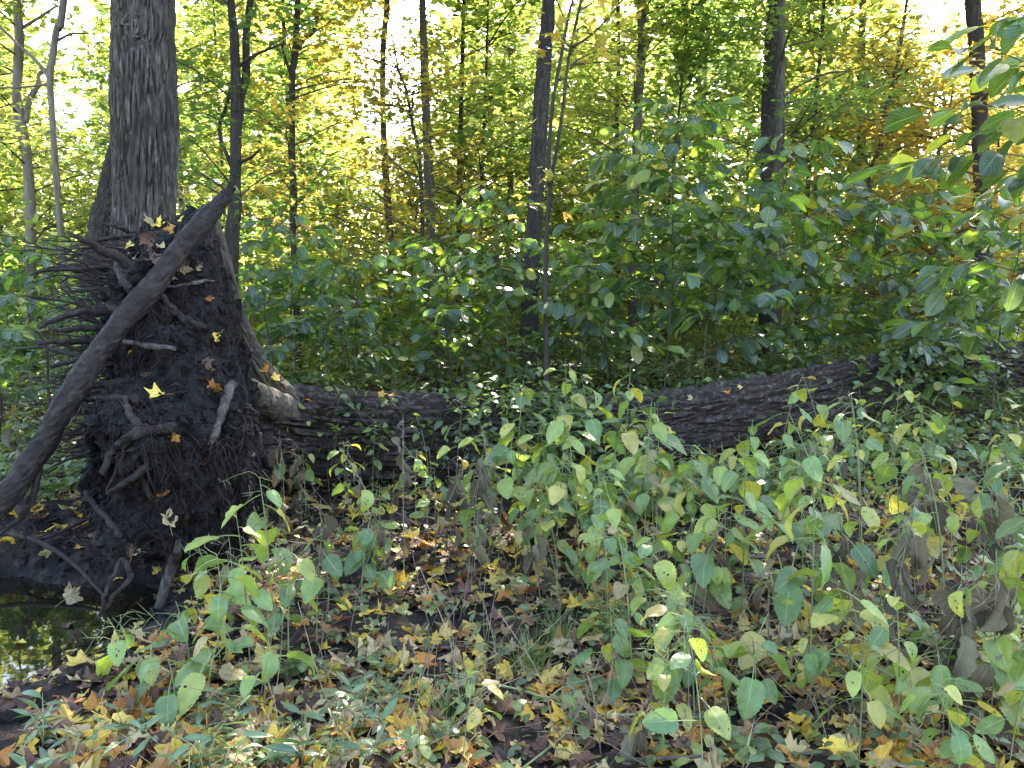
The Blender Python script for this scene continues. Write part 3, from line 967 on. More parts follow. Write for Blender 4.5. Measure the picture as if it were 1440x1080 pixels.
def crown_parts(axis_fn, z0, z1, R, nbr, nleaf, size, rng, droop=0.0, tilt=0.55, flat=0.10, topw=0.5, azbias=None):
    """branches leave the trunk, leaf sprays lie along them"""
    tw, cl = [], []
    for k in range(nbr):
        f = rng.uniform(0, 1)
        z = z0 + (z1 - z0) * f
        c = axis_fn(z)
        az = rng.uniform(0, 2 * np.pi)
        L = R * (1 - topw * f) * rng.uniform(0.45, 1.0)
        d = np.array((math.cos(az), math.sin(az), rng.uniform(0.05, 0.5)))
        e = c + d * L
        m1 = c + d * L * 0.5 + np.array((rng.normal(0, .08), rng.normal(0, .08), 0.06 * L))
        tw.append(([c, m1, e - np.array((0, 0, droop * L))], [0.010 + 0.010 * L / 2, 0.008 + 0.002 * L, 0.003], 5))
        for q in range(max(3, int(L * 2.4))):
            t = rng.uniform(0.25, 1.05)
            cl.append((c + (e - c) * t + np.array((0, 0, 0.06 * L * math.sin(t * 3.1) - droop * L * t * t)) + rng.normal(0, (0.20 * L * .6, 0.20 * L * .6, 0.05)), L))
    cl_p = np.array([a for a, _ in cl])
    idx = rng.integers(0, len(cl_p), nleaf)
    loc = cl_p[idx] + rng.normal(0, 1, (nleaf, 3)) * np.array((0.30, 0.30, flat))
    Rm = rotmats(nleaf, tilt, rng)
    s = size * rng.uniform(0.65, 1.25, nleaf)
    pv_, pt_ = (STAR2, STAR2_T) if size > .19 and z0 > 5 else (STAR, STAR_T)
    LV, (LT,) = scatter(pv_, [pt_], Rm, loc, s)
    clus = (idx % 7) / 7.0 * 0.5
    rnd = np.repeat(np.clip(clus + rng.uniform(0, 0.5, nleaf), 0, 1), len(pv_))
    TV, TQ, TT = tubes(tw, 4)
    n0 = len(LV)
    return np.vstack((LV, TV)), [LT, TQ + n0, TT + n0], np.concatenate((rnd, np.zeros(len(TV))))


def axis_of(pts):
    p = np.asarray(pts, float)
    o = np.argsort(p[:, 2])
    p = p[o]
    return lambda z: np.array((np.interp(z, p[:, 2], p[:, 0]), np.interp(z, p[:, 2], p[:, 1]), z))


CROWN_SEED = [0]


def add_crown(t, ax, base, z0, z1, R, nbr, nleaf, size, colr, **kw):
    CROWN_SEED[0] += 1
    V, pol, rnd = crown_parts(ax, z0, z1, R, nbr, nleaf, size, np.random.default_rng(1000 + CROWN_SEED[0]), **kw)
    return obj('crown', mkmesh('crown', local(V, base), pol, [M_CROWN[colr], M_TWIG], False, None, {'rnd': rnd}, [0, 1, 1]), t, kind='stuff')


def tree(name, label, pix, Y, mat, limbs=(), crown=None, low=None, top=13.0, detail=None, group=None, seed=0):
    """pix: (x, y, width in px) down the visible trunk; the trunk runs on to the ground and above the frame"""
    pts, rad = [], []
    for (x, y, wd) in pix:
        pts.append(P(x, y, Y))
        rad.append(wd * 0.5 * Y / F)
    dn = (pts[-1] - pts[-2]) if len(pts) > 1 else np.array((0, 0, -1.0))
    lo = pts[-1].copy()
    gz = float(gh(lo[0], lo[1]))
    if lo[2] > gz:
        k = min(0.5, abs(dn[0] / (abs(dn[2]) + 1e-6)))
        foot = np.array((lo[0] + math.copysign(k, dn[0]) * (lo[2] - gz) * 0.6, lo[1], gz - 0.15))
        pts.append(foot)
        rad.append(rad[-1] * 1.25)
    up = pts[0] - pts[1]
    up = up / abs(up[2]) if abs(up[2]) > 1e-6 else np.array((0, 0, 1.0))
    if pts[0][2] < top:
        hgt = top - pts[0][2]
        for f in (0.5, 1.0):
            pts.insert(0, pts[0] + np.array((up[0] * 0.5, 0, 1.0)) * hgt * 0.5)
            rad.insert(0, rad[0] * 0.68)
    base = np.array((pts[-1][0], pts[-1][1], float(gh(pts[-1][0], pts[-1][1]))))
    t = empty(name, base, label, 'tree', group)
    if detail:
        V, Q, T = bark_tube(pts[::-1], rad[::-1], detail[0], detail[1], detail[2], detail[3], seed, 0.05)
        obj('trunk', mkmesh('trunk', local(V, base), [Q, T], [mat], False), t)
    else:
        V, Q, T = tube(pts[::-1], rad[::-1], 12, 40, 0, 0.10, seed)
        obj('trunk', mkmesh('trunk', local(V, base), [Q, T], [mat]), t)
    for lm in limbs:
        V, Q, T = tube([P(a, b_, Y + dy) for a, b_, wd, dy in lm], [wd * 0.5 * Y / F for a, b_, wd, dy in lm], 8, 20, 0, 0.1, seed + 3)
        obj('branch', mkmesh('branch', local(V, base), [Q, T], [mat]), t)
    ax = axis_of(pts)
    if crown:
        z0, z1, R, nbr, nleaf, size, colr = crown
        add_crown(t, ax, base, z0, z1, R, nbr, nleaf, size, colr)
    if low:
        z0, z1, R, nbr, nleaf, size, colr = low
        add_crown(t, ax, base, z0, z1, R, nbr, nleaf, size, colr, topw=0.3)
    return t


STAR2 = np.array([(0, 0, 0), (-0.45, 0.5, -0.05), (0, 1.05, -0.1), (0.45, 0.5, -0.05)])
STAR2_T = np.array([(0, 2, 1), (0, 3, 2)])
HI = lambda c='green', n=2400, R=4.2, z0=6.5, z1=13.5, s=0.235: (z0, z1, R, 34, n, s, c)

tree('big_tree', 'massive grey trunk with deep vertical bark furrows right behind the root plate', [(200, -40, 74), (201, 60, 75), (202, 130, 80), (203, 160, 80), (203, 220, 77), (203, 300, 78), (203, 380, 88)], 8.4, M_BARK_BIG,
     crown=HI(n=4500, R=5.5, z0=7.5, z1=14), top=15, detail=(210, 380, (0.042, 0.50), 0.042), seed=5)
tree('leaning_tree', 'slim mossy trunk leaning against the massive grey trunk from behind', [(180, 150, 22), (163, 225, 26), (150, 285, 28), (138, 330, 28)], 9.6, M_BARK_DARK, crown=HI(n=1200, R=2.5, z0=6, z1=9), top=9, detail=(60, 160, (0.03, 0.12), 0.012), seed=7)
tree('pale_tree', 'pale crooked tree with a side fork left of the massive trunk', [(24, 0, 11), (27, 60, 12), (24, 130, 12), (28, 170, 15), (36, 210, 13), (42, 270, 13), (43, 330, 14), (44, 390, 14)], 11.5, M_BARK_PALE,
     [[(36, 172, 8, 0), (42, 140, 8, 0.1), (54, 118, 7, 0.1), (56, 104, 6, 0.2), (70, 96, 4, 0.2)], [(30, 40, 5, 0), (50, 28, 4, .2), (80, 8, 3, .3)]], HI('lime', 2600), (1.8, 6, 2.2, 22, 1500, .13, 'lime'), seed=9)
tree('slender_tree', 'slender smooth tan sapling between the pale fork tree and massive trunk', [(90, -5, 9), (80, 40, 9), (74, 80, 9), (70, 110, 9), (74, 170, 8), (80, 260, 9), (86, 330, 9), (90, 395, 10)], 10.8, M_BARK_PALE,
     [[(70, 110, 6, 0), (50, 85, 5, .1), (25, 62, 4, .2), (0, 38, 4, .3)], [(76, 60, 4, 0), (100, 48, 3, .2), (125, 47, 2, .3)], [(68, 118, 4, 0), (40, 122, 3, .1), (0, 124, 3, .2)]], HI('lime', 1600, 3.2), seed=10)
tree('forked_tree', 'dark slim tree dividing into two upright stems beside the long slanting root', [(324, -10, 10), (329, 40, 12), (331, 100, 13), (334, 140, 18), (332, 180, 16), (331, 240, 15), (330, 300, 18), (326, 340, 20)], 10.5, M_BARK_DARK,
     [[(336, 145, 11, 0), (346, 105, 11, .1), (346, 50, 10, .2), (352, 0, 9, .3), (356, -40, 8, .4)], [(326, 235, 6, 0), (314, 205, 5, .1), (308, 180, 5, .2), (318, 150, 5, .2), (328, 115, 4, .1), (345, 85, 4, -.1), (400, 60, 3, -.2)], [(338, 228, 5, 0), (352, 222, 4, -.2), (366, 210, 3, -.3)]],
     HI('green', 2800), (2.2, 6, 2.0, 16, 1200, .12, 'green'), seed=11)
tree('thin_tree', 'thin dark tree with raised side branches right of the forked tree', [(416, 60, 9), (411, 105, 9), (411, 160, 8), (412, 240, 8), (412, 320, 9), (415, 380, 9)], 13.5, M_BARK_DARK,
     [[(412, 85, 7, 0), (424, 58, 7, .1), (440, 45, 6, .2), (446, 24, 5, .3)], [(411, 108, 5, 0), (402, 85, 4, -.1), (396, 62, 3, -.2)]], HI('green', 1600, 3.5), (1.8, 6.5, 2.3, 22, 1500, .13, 'gold'), top=10, seed=12)
tree('straight_tree', 'thin straight speckled grey tree rising before the golden leaves', [(545, -5, 8), (540, 50, 8), (538, 110, 8), (540, 200, 9), (544, 270, 10), (549, 340, 10), (550, 390, 10)], 17, M_BARK_MID, [], HI('gold', 1800, 4, 7.5, 13), (2, 7, 2.6, 26, 2200, .13, 'gold'), seed=13)
tree('brown_tree', 'straight bare brown trunk standing clear against the white sky gap', [(594, -5, 9), (596, 70, 11), (599, 150, 12), (602, 220, 13), (605, 290, 13), (606, 340, 13)], 14, M_BARK_MID, [], HI('lime', 2200, 4, 7.5, 13), seed=14)
tree('dark_tree', 'leaning near-black furrowed trunk behind the small twin-stemmed sapling', [(772, -10, 17), (767, 60, 19), (762, 130, 20), (758, 200, 21), (754, 270, 20), (750, 340, 21), (746, 410, 23)], 11, M_BARK_DARK, [], HI('green', 3200, 4.5), detail=(90, 300, (0.03, 0.13), 0.014), seed=15)
tree('tall_tree', 'straight grey brown tree with level side branches above the tall shrub', [(902, -10, 12), (903, 50, 12), (900, 110, 12), (897, 160, 12), (894, 240, 12), (892, 330, 12)], 13.5, M_BARK_MID,
     [[(905, 20, 5, 0), (930, 10, 4, .2), (975, 6, 3, .3), (1010, 10, 2, .4)], [(904, 44, 4, 0), (935, 34, 3, .2), (985, 24, 3, .3)], [(896, 130, 4, 0), (885, 145, 4, -.1), (874, 132, 3, -.2)]], HI('lime', 2600, 4), (3, 7, 2.2, 20, 1600, .13, 'lime'), seed=16)
tree('slim_tree', 'very slim dark tree just left of the straight grey brown tree', [(869, 20, 5), (870, 90, 5), (868, 150, 6), (867, 220, 6), (868, 290, 6)], 15.5, M_BARK_DARK, [], None, (2.5, 7, 2.2, 26, 2000, .13, 'lime'), top=8, seed=17)
tree('stout_tree', 'stout dark trunk with a pale slim trunk pressed against its right side', [(1088, -10, 17), (1086, 60, 19), (1083, 120, 20), (1081, 170, 20), (1080, 260, 20), (1080, 400, 22)], 13, M_BARK_DARK, [], HI('green', 3200, 4.5), detail=(80, 240, (0.03, 0.14), 0.014), seed=18)
tree('grey_tree', 'pale grey slim trunk pressed against the right side of a stout dark trunk', [(1099, -10, 11), (1098, 60, 12), (1097, 120, 12), (1096, 200, 13), (1094, 260, 13), (1092, 340, 14), (1092, 430, 15)], 12.4, M_BARK_BIG,
     [[(1100, 138, 4, 0), (1125, 120, 3, .2), (1160, 104, 3, .3), (1195, 100, 2, .4)]], HI('green', 2000, 3.8), (3.0, 6.5, 2.4, 22, 1900, .12, 'green'), seed=19)
tree('distant_tree', 'olive green mossy trunk half hidden above the right hand shrub', [(1211, 110, 11), (1211, 180, 12), (1212, 230, 12), (1212, 270, 12)], 17, M_BARK_MID, [], HI('gold', 2000, 4, 6.5, 12), (2.6, 7, 2.8, 28, 2600, .13, 'green'), top=12, seed=20)
tree('curved_tree', 'thin curving sapling right of the mossy trunk among golden leaves', [(1262, 90, 6), (1252, 130, 7), (1244, 165, 8), (1238, 205, 9), (1228, 235, 8), (1222, 270, 8)], 14.5, M_BARK_MID, [], None, (2.2, 6.5, 2.6, 28, 2600, .13, 'gold'), top=8, seed=21)
tree('right_tree', 'dark upright trunk behind the overhanging leafy branch', [(1368, -10, 20), (1372, 40, 20), (1376, 120, 20), (1380, 220, 21), (1383, 330, 22), (1385, 430, 24)], 12.5, M_BARK_DARK, [], HI('amber', 2600, 4), (3, 6.5, 2.4, 18, 1400, .13, 'amber'), seed=22)
tree('narrow_tree', 'narrow dark stem in the yellow foliage between brown and black trunks', [(652, 20, 5), (650, 90, 6), (648, 160, 6), (646, 230, 7), (645, 300, 7)], 17, M_BARK_DARK, [], None, (2.2, 8, 2.8, 34, 3000, .14, 'lime'), top=9, seed=23)
tree('pole_tree', 'pale pole-like trunk left of the leaning near-black trunk', [(720, 20, 10), (720, 90, 10), (719, 170, 10), (718, 250, 9), (717, 310, 10)], 20, M_BARK_MID, [], HI('lime', 1800, 4, 8, 14), (2.2, 8, 3, 30, 2800, .14, 'lime'), seed=24)
tree('crooked_tree', 'crooked thin sapling in golden leaves left of the brown trunk', [(560, 96, 3), (572, 130, 4), (580, 175, 5), (590, 220, 5), (593, 280, 5), (594, 330, 6)], 12.5, M_BARK_DARK, [], None, (2.0, 5.2, 2.0, 24, 1500, .11, 'gold'), top=6, seed=25)
tree('faint_tree', 'very thin upright stem between the stout trunk and mossy trunk', [(1158, 10, 5), (1155, 60, 5), (1150, 110, 5), (1145, 170, 6), (1140, 215, 6)], 15.5, M_BARK_DARK, [], None, (2.6, 8, 2.6, 34, 3400, .13, 'green'), top=9, seed=26)
tree('wispy_tree', 'wispy twisted sapling under the bright gap on the right', [(1330, 180, 4), (1322, 205, 5), (1318, 235, 5), (1322, 270, 5), (1320, 310, 6)], 13, M_BARK_MID, [], None, (1.8, 5.0, 2.2, 24, 1900, .12, 'gold'), top=5.5, seed=27)
# near twin-stemmed sapling in front of the dark trunk
sap = tree('sapling', 'small twin-stemmed sapling with pale bark rising behind the fallen log', [(822, -20, 4), (800, 80, 4), (792, 150, 5), (782, 215, 5), (774, 262, 6), (769, 320, 6), (767, 400, 7), (768, 480, 7)], 8.2, M_BARK_DARK,
           [[(773, 262, 6, 0), (772, 215, 6, -.05), (778, 140, 5, -.1), (790, 75, 5, -.1), (800, 20, 4, -.1), (812, -20, 3, -.1)], [(806, 66, 4, 0), (830, 50, 3, .1), (855, 25, 3, .2), (875, 0, 2, .3)], [(795, 30, 3, -.1), (785, 5, 2, -.1), (778, -15, 2, -.1)]], None, None, top=4.5, seed=28)
V, pol, rnd = crown_parts(axis_of([P(822, -20, 8.2), P(782, 215, 8.2), P(768, 480, 8.2)]), 2.0, 4.6, 0.85, 12, 130, 0.13, np.random.default_rng(77), droop=0.05)
sb = np.array(sap.location)
obj('crown', mkmesh('crown', local(V, sb), pol, [M_CROWN['amber'], M_TWIG], False, None, {'rnd': rnd}, [0, 1, 1]), sap, kind='stuff')

# background maples: low, sunlit crowns
TREEX = [(35, 'pale crooked tree'), (200, 'massive grey trunk'), (330, 'forked tree'), (412, 'thin dark tree'), (545, 'speckled grey tree'), (602, 'bare brown trunk'), (760, 'leaning black trunk'), (897, 'tree with level branches'), (1085, 'stout dark trunk'), (1211, 'mossy olive trunk'), (1376, 'dark trunk by the overhanging branch')]
rb = np.random.default_rng(404)
BGK = ('lime', 'green', 'lime', 'gold', 'green', 'lime', 'lime', 'green', 'gold', 'lime')
BGL = {'lime': 'yellow green young maple', 'green': 'mid green young maple', 'gold': 'golden young maple', 'amber': 'amber young maple'}
for k in range(46):
    Yb = 14.5 + 19 * (k / 46.0) + rb.uniform(-0.8, 0.8)
    frac = ((k * 0.618034) % 1.0)
    px = -140 + 1720 * frac
    xb = (px - 720) / F * Yb
    gz = float(gh(xb, Yb))
    kind = BGK[k % 10]
    if (px > 1120 or 430 < px < 640) and k % 2:
        kind = 'amber' if k % 5 == 0 else 'gold'
    if px < 260 and kind in ('gold', 'amber'):
        kind = 'lime'
    Hh = rb.uniform(7.0, 12.5)
    if 470 < px < 650 or 50 < px < 170 or 1260 < px < 1345:      # shorter trees where the sky shows
        Hh = 1.5 + Yb * rb.uniform(.15, .22)
    lean = rb.normal(0, 0.35)
    pts = [(xb, Yb, gz - 0.1), (xb + lean * .3, Yb, Hh * .4), (xb + lean * .8, Yb + .1, Hh * .75), (xb + lean, Yb, Hh)]
    r0 = rb.uniform(0.03, 0.075)
    base = np.array((xb, Yb, gz))
    near_t = min(TREEX, key=lambda q: abs(q[0] - px))[1]
    lab = BGL[kind] + (' far behind the ' if Yb > 22 else ' behind the ') + near_t
    t = empty('background_maple', base, lab, 'tree', 'background maples: ' + lab)
    V, Q, T = tube(pts, [r0, r0 * .85, r0 * .6, r0 * .2], 8, 16, 0, 0.08, k)
    obj('trunk', mkmesh('trunk', local(V, base), [Q, T], [(M_BARK_MID, M_BARK_DARK, M_BARK_PALE)[k % 3]]), t)
    add_crown(t, axis_of(pts), base, 0.7, Hh, rb.uniform(2.4, 3.3), 48, 3450, 0.185 + 0.003 * (Yb - 14), kind, topw=0.45)

# far wood beyond, one mass of leaves
rf = np.random.default_rng(9)
nf = 85000
yy = rf.uniform(34, 62, nf)
xx = rf.uniform(-0.85, 0.85, nf) * yy
zz = rf.uniform(0.02, 1, nf) ** 1.5 * 19 * (0.75 + 0.5 * vnoise(np.stack((xx * .15, yy * .1, 0 * xx), -1), 4))
pp = np.stack((xx, yy, zz), -1)
keep = fbm(pp * np.array((.35, .35, .5)), 3, 12) > -0.14
fx = 720 + F * pp[:, 0] / pp[:, 1]
gap = np.exp(-((fx - 560) / 75) ** 2) + np.exp(-((fx - 115) / 55) ** 2) + np.exp(-((fx - 1300) / 55) ** 2)
keep &= ~((pp[:, 2] / pp[:, 1] > .14) & (gap > rf.uniform(.15, .9, len(pp))))
pp = pp[keep]
V, (T,) = scatter(STAR2, [STAR2_T], rotmats(len(pp), 0.6, rf), pp, rf.uniform(.45, .85, len(pp)))
far = mkmesh('far_wood', V, [T], [M_CROWN['lime']], False, None, {'rnd': np.repeat(rf.uniform(0, 1, len(pp)), len(STAR2))})
obj('far_wood', far, kind='stuff', label='far-off sunlit woodland foliage behind all trunks', cat='woodland')

# ------------------------------------------------------------------ leafy plants
def put_leaf(parent, base, L, loc, d, length, roll=0.0, up=(0, 0, 1)):
    o = bpy.data.objects.new('leaf', L)
    COL.objects.link(o)
    o.parent = parent
    o.matrix_basis = mat4(basis(d, up, roll), np.asarray(loc) - base, length)
    return o


def shrub(label, bx, by_, tx, ty, Y, spread, nleaf, ll, seed, stems=1, group=None, low=0.25, name='shrub', base=None, asym=0.0):
    """upright shrub with level sprays of two-ranked leaves; (bx,by_)->(tx,ty) photo pixels of the main stem"""
    rng = np.random.default_rng(seed)
    b0 = P(bx, by_, Y)
    b0[2] = float(gh(b0[0], b0[1]))
    tp = P(tx, ty, Y)
    t = empty(name, b0, label, 'shrub', group)
    tb, spots = [], []
    for s in range(stems):
        q = tp + (rng.normal(0, (spread * .35, spread * .35, 0.15)) if s else 0)
        f0 = b0 + (rng.normal(0, (.10, .10, 0)) if s else 0)
        f0[2] = b0[2] - 0.05
        mid = f0 * .5 + q * .5 + rng.normal(0, (.05, .05, 0))
        mid2 = f0 * .22 + q * .78 + rng.normal(0, (.04, .04, 0))
        r0 = 0.011 if s == 0 else 0.008
        ctl = np.array([f0, mid, mid2, q])
        tb.append((ctl, [r0, r0 * .75, r0 * .5, r0 * .22], 14))
        sp = spline(ctl, 40)
        H = q[2] - f0[2]
        nb = max(6, int(nleaf / stems / 11))
        for k in range(nb):
            f = low + (1 - low) * (k + rng.uniform(0, .8)) / nb
            c = sp[min(39, int(f * 39))]
            az = k * 2.4 + rng.uniform(-.5, .5)
            Lb = spread * (1.05 - 0.62 * f) * rng.uniform(.6, 1.1)
            d = np.array((math.cos(az), math.sin(az) * 0.9, rng.uniform(.12, .45)))
            d[0] += asym
            e = c + d * Lb
            m_ = c + d * Lb * .55 + np.array((0, 0, .07 * Lb))
            e = e - np.array((0, 0, .10 * Lb))
            tb.append(([c, m_, e], [r0 * .42, r0 * .32, r0 * .15], 6))
            bs = spline(np.array([c, m_, e]), 20)
            nl = max(5, int(Lb / (ll * 0.32)))
            for u in range(nl):
                g = 0.22 + 0.78 * u / max(1, nl - 1)
                ii = min(19, int(g * 19))
                bd = bs[min(19, ii + 1)] - bs[max(0, ii - 1)]
                sgn = 1 if u % 2 else -1
                if u == nl - 1:
                    sgn = 0
                spots.append((bs[ii], bd / (np.linalg.norm(bd) + 1e-9), sgn))
    V, Q, T = tubes(tb, 4)
    obj('stem', mkmesh('stem', local(V, b0), [Q, T], [M_TWIG]), t)
    if len(spots) > 295:
        idx = rng.permutation(len(spots))[:295]
        spots = [spots[i] for i in idx]
    for (p, bd, sgn) in spots:
        h = np.array((bd[0], bd[1], 0))
        h /= np.linalg.norm(h) + 1e-9
        a = sgn * rng.uniform(.7, 1.15)
        d = np.array((h[0] * math.cos(a) - h[1] * math.sin(a), h[0] * math.sin(a) + h[1] * math.cos(a), rng.normal(-.28, .32)))
        put_leaf(t, b0, SHRUBL[rng.integers(len(SHRUBL))], p, d, ll * rng.uniform(.65, 1.2), rng.normal(0, .55))
    return t


shrub('tallest dark leafy shrub behind the log with layered sprays', 930, 520, 962, 135, 8.2, 1.25, 260, .225, 1, 1)
shrub('dark leafy shrub just right of the tallest one in front of grey trunk', 1062, 500, 1128, 185, 8.7, 1.25, 260, .22, 2, 1)
shrub('bushy dark shrub standing behind the rising part of the log', 1225, 500, 1240, 250, 8.6, 1.2, 250, .21, 3, 2)
shrub('dark shrub with a forked brown stem rising past the log end', 1392, 620, 1432, 250, 6.6, 1.0, 240, .23, 4, 1)
shrub('lower dark shrub between the tallest shrub and bushy shrub', 985, 520, 1010, 300, 8.4, 1.1, 260, .23, 5, 2)
shrub('second tall shrub close behind the tallest one', 900, 500, 890, 200, 9.2, 1.15, 280, .24, 51, 1)
shrub('dense shrub between grey trunk and mossy trunk', 1150, 500, 1170, 235, 9.4, 1.2, 280, .24, 52, 2)
shrub('dark shrub filling the gap under the right hand trees', 1330, 520, 1345, 300, 9.4, 1.2, 260, .20, 6, 2)
shrub('upright light-tipped shrub left of the near twin-stemmed sapling', 722, 520, 700, 268, 8.6, .85, 180, .20, 7, 1)
shrub('spreading dark shrub directly behind the middle of the log', 655, 520, 625, 345, 8.8, 1.1, 240, .20, 8, 2)
shrub('spreading dark shrub behind the log near the root plate', 520, 520, 490, 345, 8.6, 1.1, 240, .20, 9, 2)
shrub('dark shrub hard by the bark buttress of the root plate', 430, 520, 405, 305, 8.5, .95, 210, .20, 10, 1)
shrub('low shrub half hidden behind the bark buttress', 385, 500, 372, 385, 8.0, .75, 150, .15, 11, 1)
shrub('leafy shrub behind the sapling foot', 800, 520, 830, 350, 8.8, 1.0, 220, .20, 12, 2)
shrub('sunlit shrub at the tips of the fanned roots', 70, 560, 60, 400, 7.6, .85, 200, .15, 13, 2)
shrub('pale leafy shrub left of the fanned roots', -10, 590, 5, 440, 7.0, .8, 170, .15, 14, 2)
shrub('shrub seen below the fanned roots beside the leaning trunk', 120, 560, 130, 440, 8.2, .8, 150, .14, 15, 1)
shrub('small shrub close behind the rising log', 1140, 540, 1120, 420, 8.6, .8, 170, .17, 16, 2)
shrub('low broad shrub leaning over the far end of the log', 1290, 600, 1300, 455, 8.0, .8, 150, .20, 17, 1)
# the branch that hangs in from the right
ov = shrub('large-leaved shrub reaching in from outside with ribbed drooping leaves', 1575, 760, 1545, 20, 5.0, 1.25, 250, .25, 18, 1, asym=-0.3, low=0.5)
rs = np.random.default_rng(71)
for k in range(32):
    px = -60 + 1560 * ((k * 0.618) % 1)
    Ys = rs.uniform(9.3, 13.0)
    lab = ('taller' if k % 2 else 'lower') + ' thicket shrub beyond the log in front of the ' + min(TREEX, key=lambda q: abs(q[0] - px))[1]
    shrub(lab, px, 480, px + rs.uniform(-25, 25), rs.uniform(300, 345) if k % 2 else rs.uniform(350, 395), Ys, rs.uniform(.9, 1.3), 120, .20, 100 + k, 2, group=lab.replace('shrub', 'shrubs'))

# thicket and herb layer too dense to count
def herb_mass(name, label, n, area, zr, size, mats, seed, proto, tilt=0.5, clump=None):
    rng = np.random.default_rng(seed)
    (px0, px1), (y0, y1) = area
    Yh = y0 + (y1 - y0) * rng.uniform(0, 1, n) ** 1.2
    Xh = (rng.uniform(px0, px1, n) - 720) / F * Yh
    base = gh(Xh, Yh)
    dens = vnoise(np.stack((Xh * 1.1, Yh * 1.1, 0 * Xh), -1), seed)
    Zh = base + 0.02 + (zr * dens * 1.3) * rng.uniform(0, 1, n) ** 0.7
    loc = np.stack((Xh, Yh, Zh), -1)
    pv, pq, puv = proto
    V, (Q,) = scatter(pv, [pq], rotmats(n, tilt, rng), loc, size * rng.uniform(.6, 1.3, n))
    return obj(name, mkmesh(name, V, [Q], mats, True, np.tile(puv, (n, 1)), {'rnd': np.repeat(rng.uniform(0, 1, n), len(pv))}), kind='stuff', label=label, cat='undergrowth')


pl = leaf_grid(2, 2, W_ELL, .6, .5, .25, 0, 150)
plf = (STAR, np.array([(0, 3, 2, 1), (0, 5, 4, 3)]), np.zeros((6, 2)))
herb_mass('undergrowth', 'low pale green herbs carpeting the ground beyond the log', 17000, ((-200, 1640), (7.9, 13.5)), 1.25, .12, [M_SPROUT], 31, pl, .5)
herb_mass('undergrowth', 'distant bushes filling the forest floor under the background maples', 30000, ((-200, 1640), (12.5, 34)), 3.0, .20, [M_CROWN['lime']], 32, plf, .6)
pl2 = leaf_grid(3, 2, W_OVATE, .75, .5, .25, 0, 151)
herb_mass('ground_cover', 'small round leaved seedlings scattered among the fallen leaves', 1700, ((330, 1500), (2.3, 7.2)), .13, .055, [M_SPROUT], 33, pl2, .45)
herb_mass('ground_cover', 'patch of low blue green herbs in front of the log', 2000, ((800, 1100), (5.2, 6.7)), .26, .075, [M_SPROUT], 34, pl2, .5)
herb_mass('ground_cover', 'low weeds on the bank behind the mud pool', 1500, ((-150, 180), (5.4, 7.8)), .35, .085, [M_SPROUT], 35, pl2, .5)


def vine(label, n, px0, px1, py0, py1, size, seed):
    rng = np.random.default_rng(seed)
    loc, tb = [], []
    while len(loc) < n:
        px = rng.uniform(px0, px1) * .5 + rng.normal((px0 + px1) / 2, (px1 - px0) * .28) * .5
        h = ray(BVH_LOG, px, rng.uniform(py0, py1))
        if h[0] is None:
            continue
        p = np.array(h[0])
        loc.append(p + np.array((rng.normal(0, .05), -rng.uniform(.01, .22), abs(rng.normal(0, .10)))))
        if rng.uniform() < .06:
            q = p + np.array((rng.normal(0, .25), -.12, -.45))
            tb.append(([p + np.array((0, -.02, .12)), (p + q) / 2 + np.array((rng.normal(0, .05), -.12, 0)), q], [.003, .003, .002], 7))
    loc = np.array(loc)
    pv, pq, puv = pl2
    R = rotmats(n, .8, rng)
    V, (Q,) = scatter(pv, [pq], R, loc, size * rng.uniform(.6, 1.35, n))
    TV, TQ, TT = tubes(tb, 4)
    n0 = len(V)
    obj('vine_cover', mkmesh('vine_cover', np.vstack((V, TV)), [Q, TQ + n0, TT + n0], [M_SPROUT, M_TWIG], True, np.vstack((np.tile(puv, (n, 1)), np.zeros((len(TV), 2)))), {'rnd': np.concatenate((np.repeat(rng.uniform(0, 1, n), len(pv)), np.zeros(len(TV))))}, [0, 1, 1]), kind='stuff', label=label, cat='vine')


vine('leafy vine tumbling over the middle of the log', 950, 600, 930, 545, 650, .085, 36)
vine('sparse herbs clinging to the dark log beside the root plate', 90, 400, 620, 550, 640, .07, 38)
vine('leaves trailing over the far rising end of the log', 420, 1150, 1460, 480, 560, .10, 39)
herb_mass('vine_cover', 'herbs hiding the log foot below its rising part', 900, ((1110, 1500), (6.4, 7.6)), .5, .09, [M_SPROUT], 37, pl2, .7)


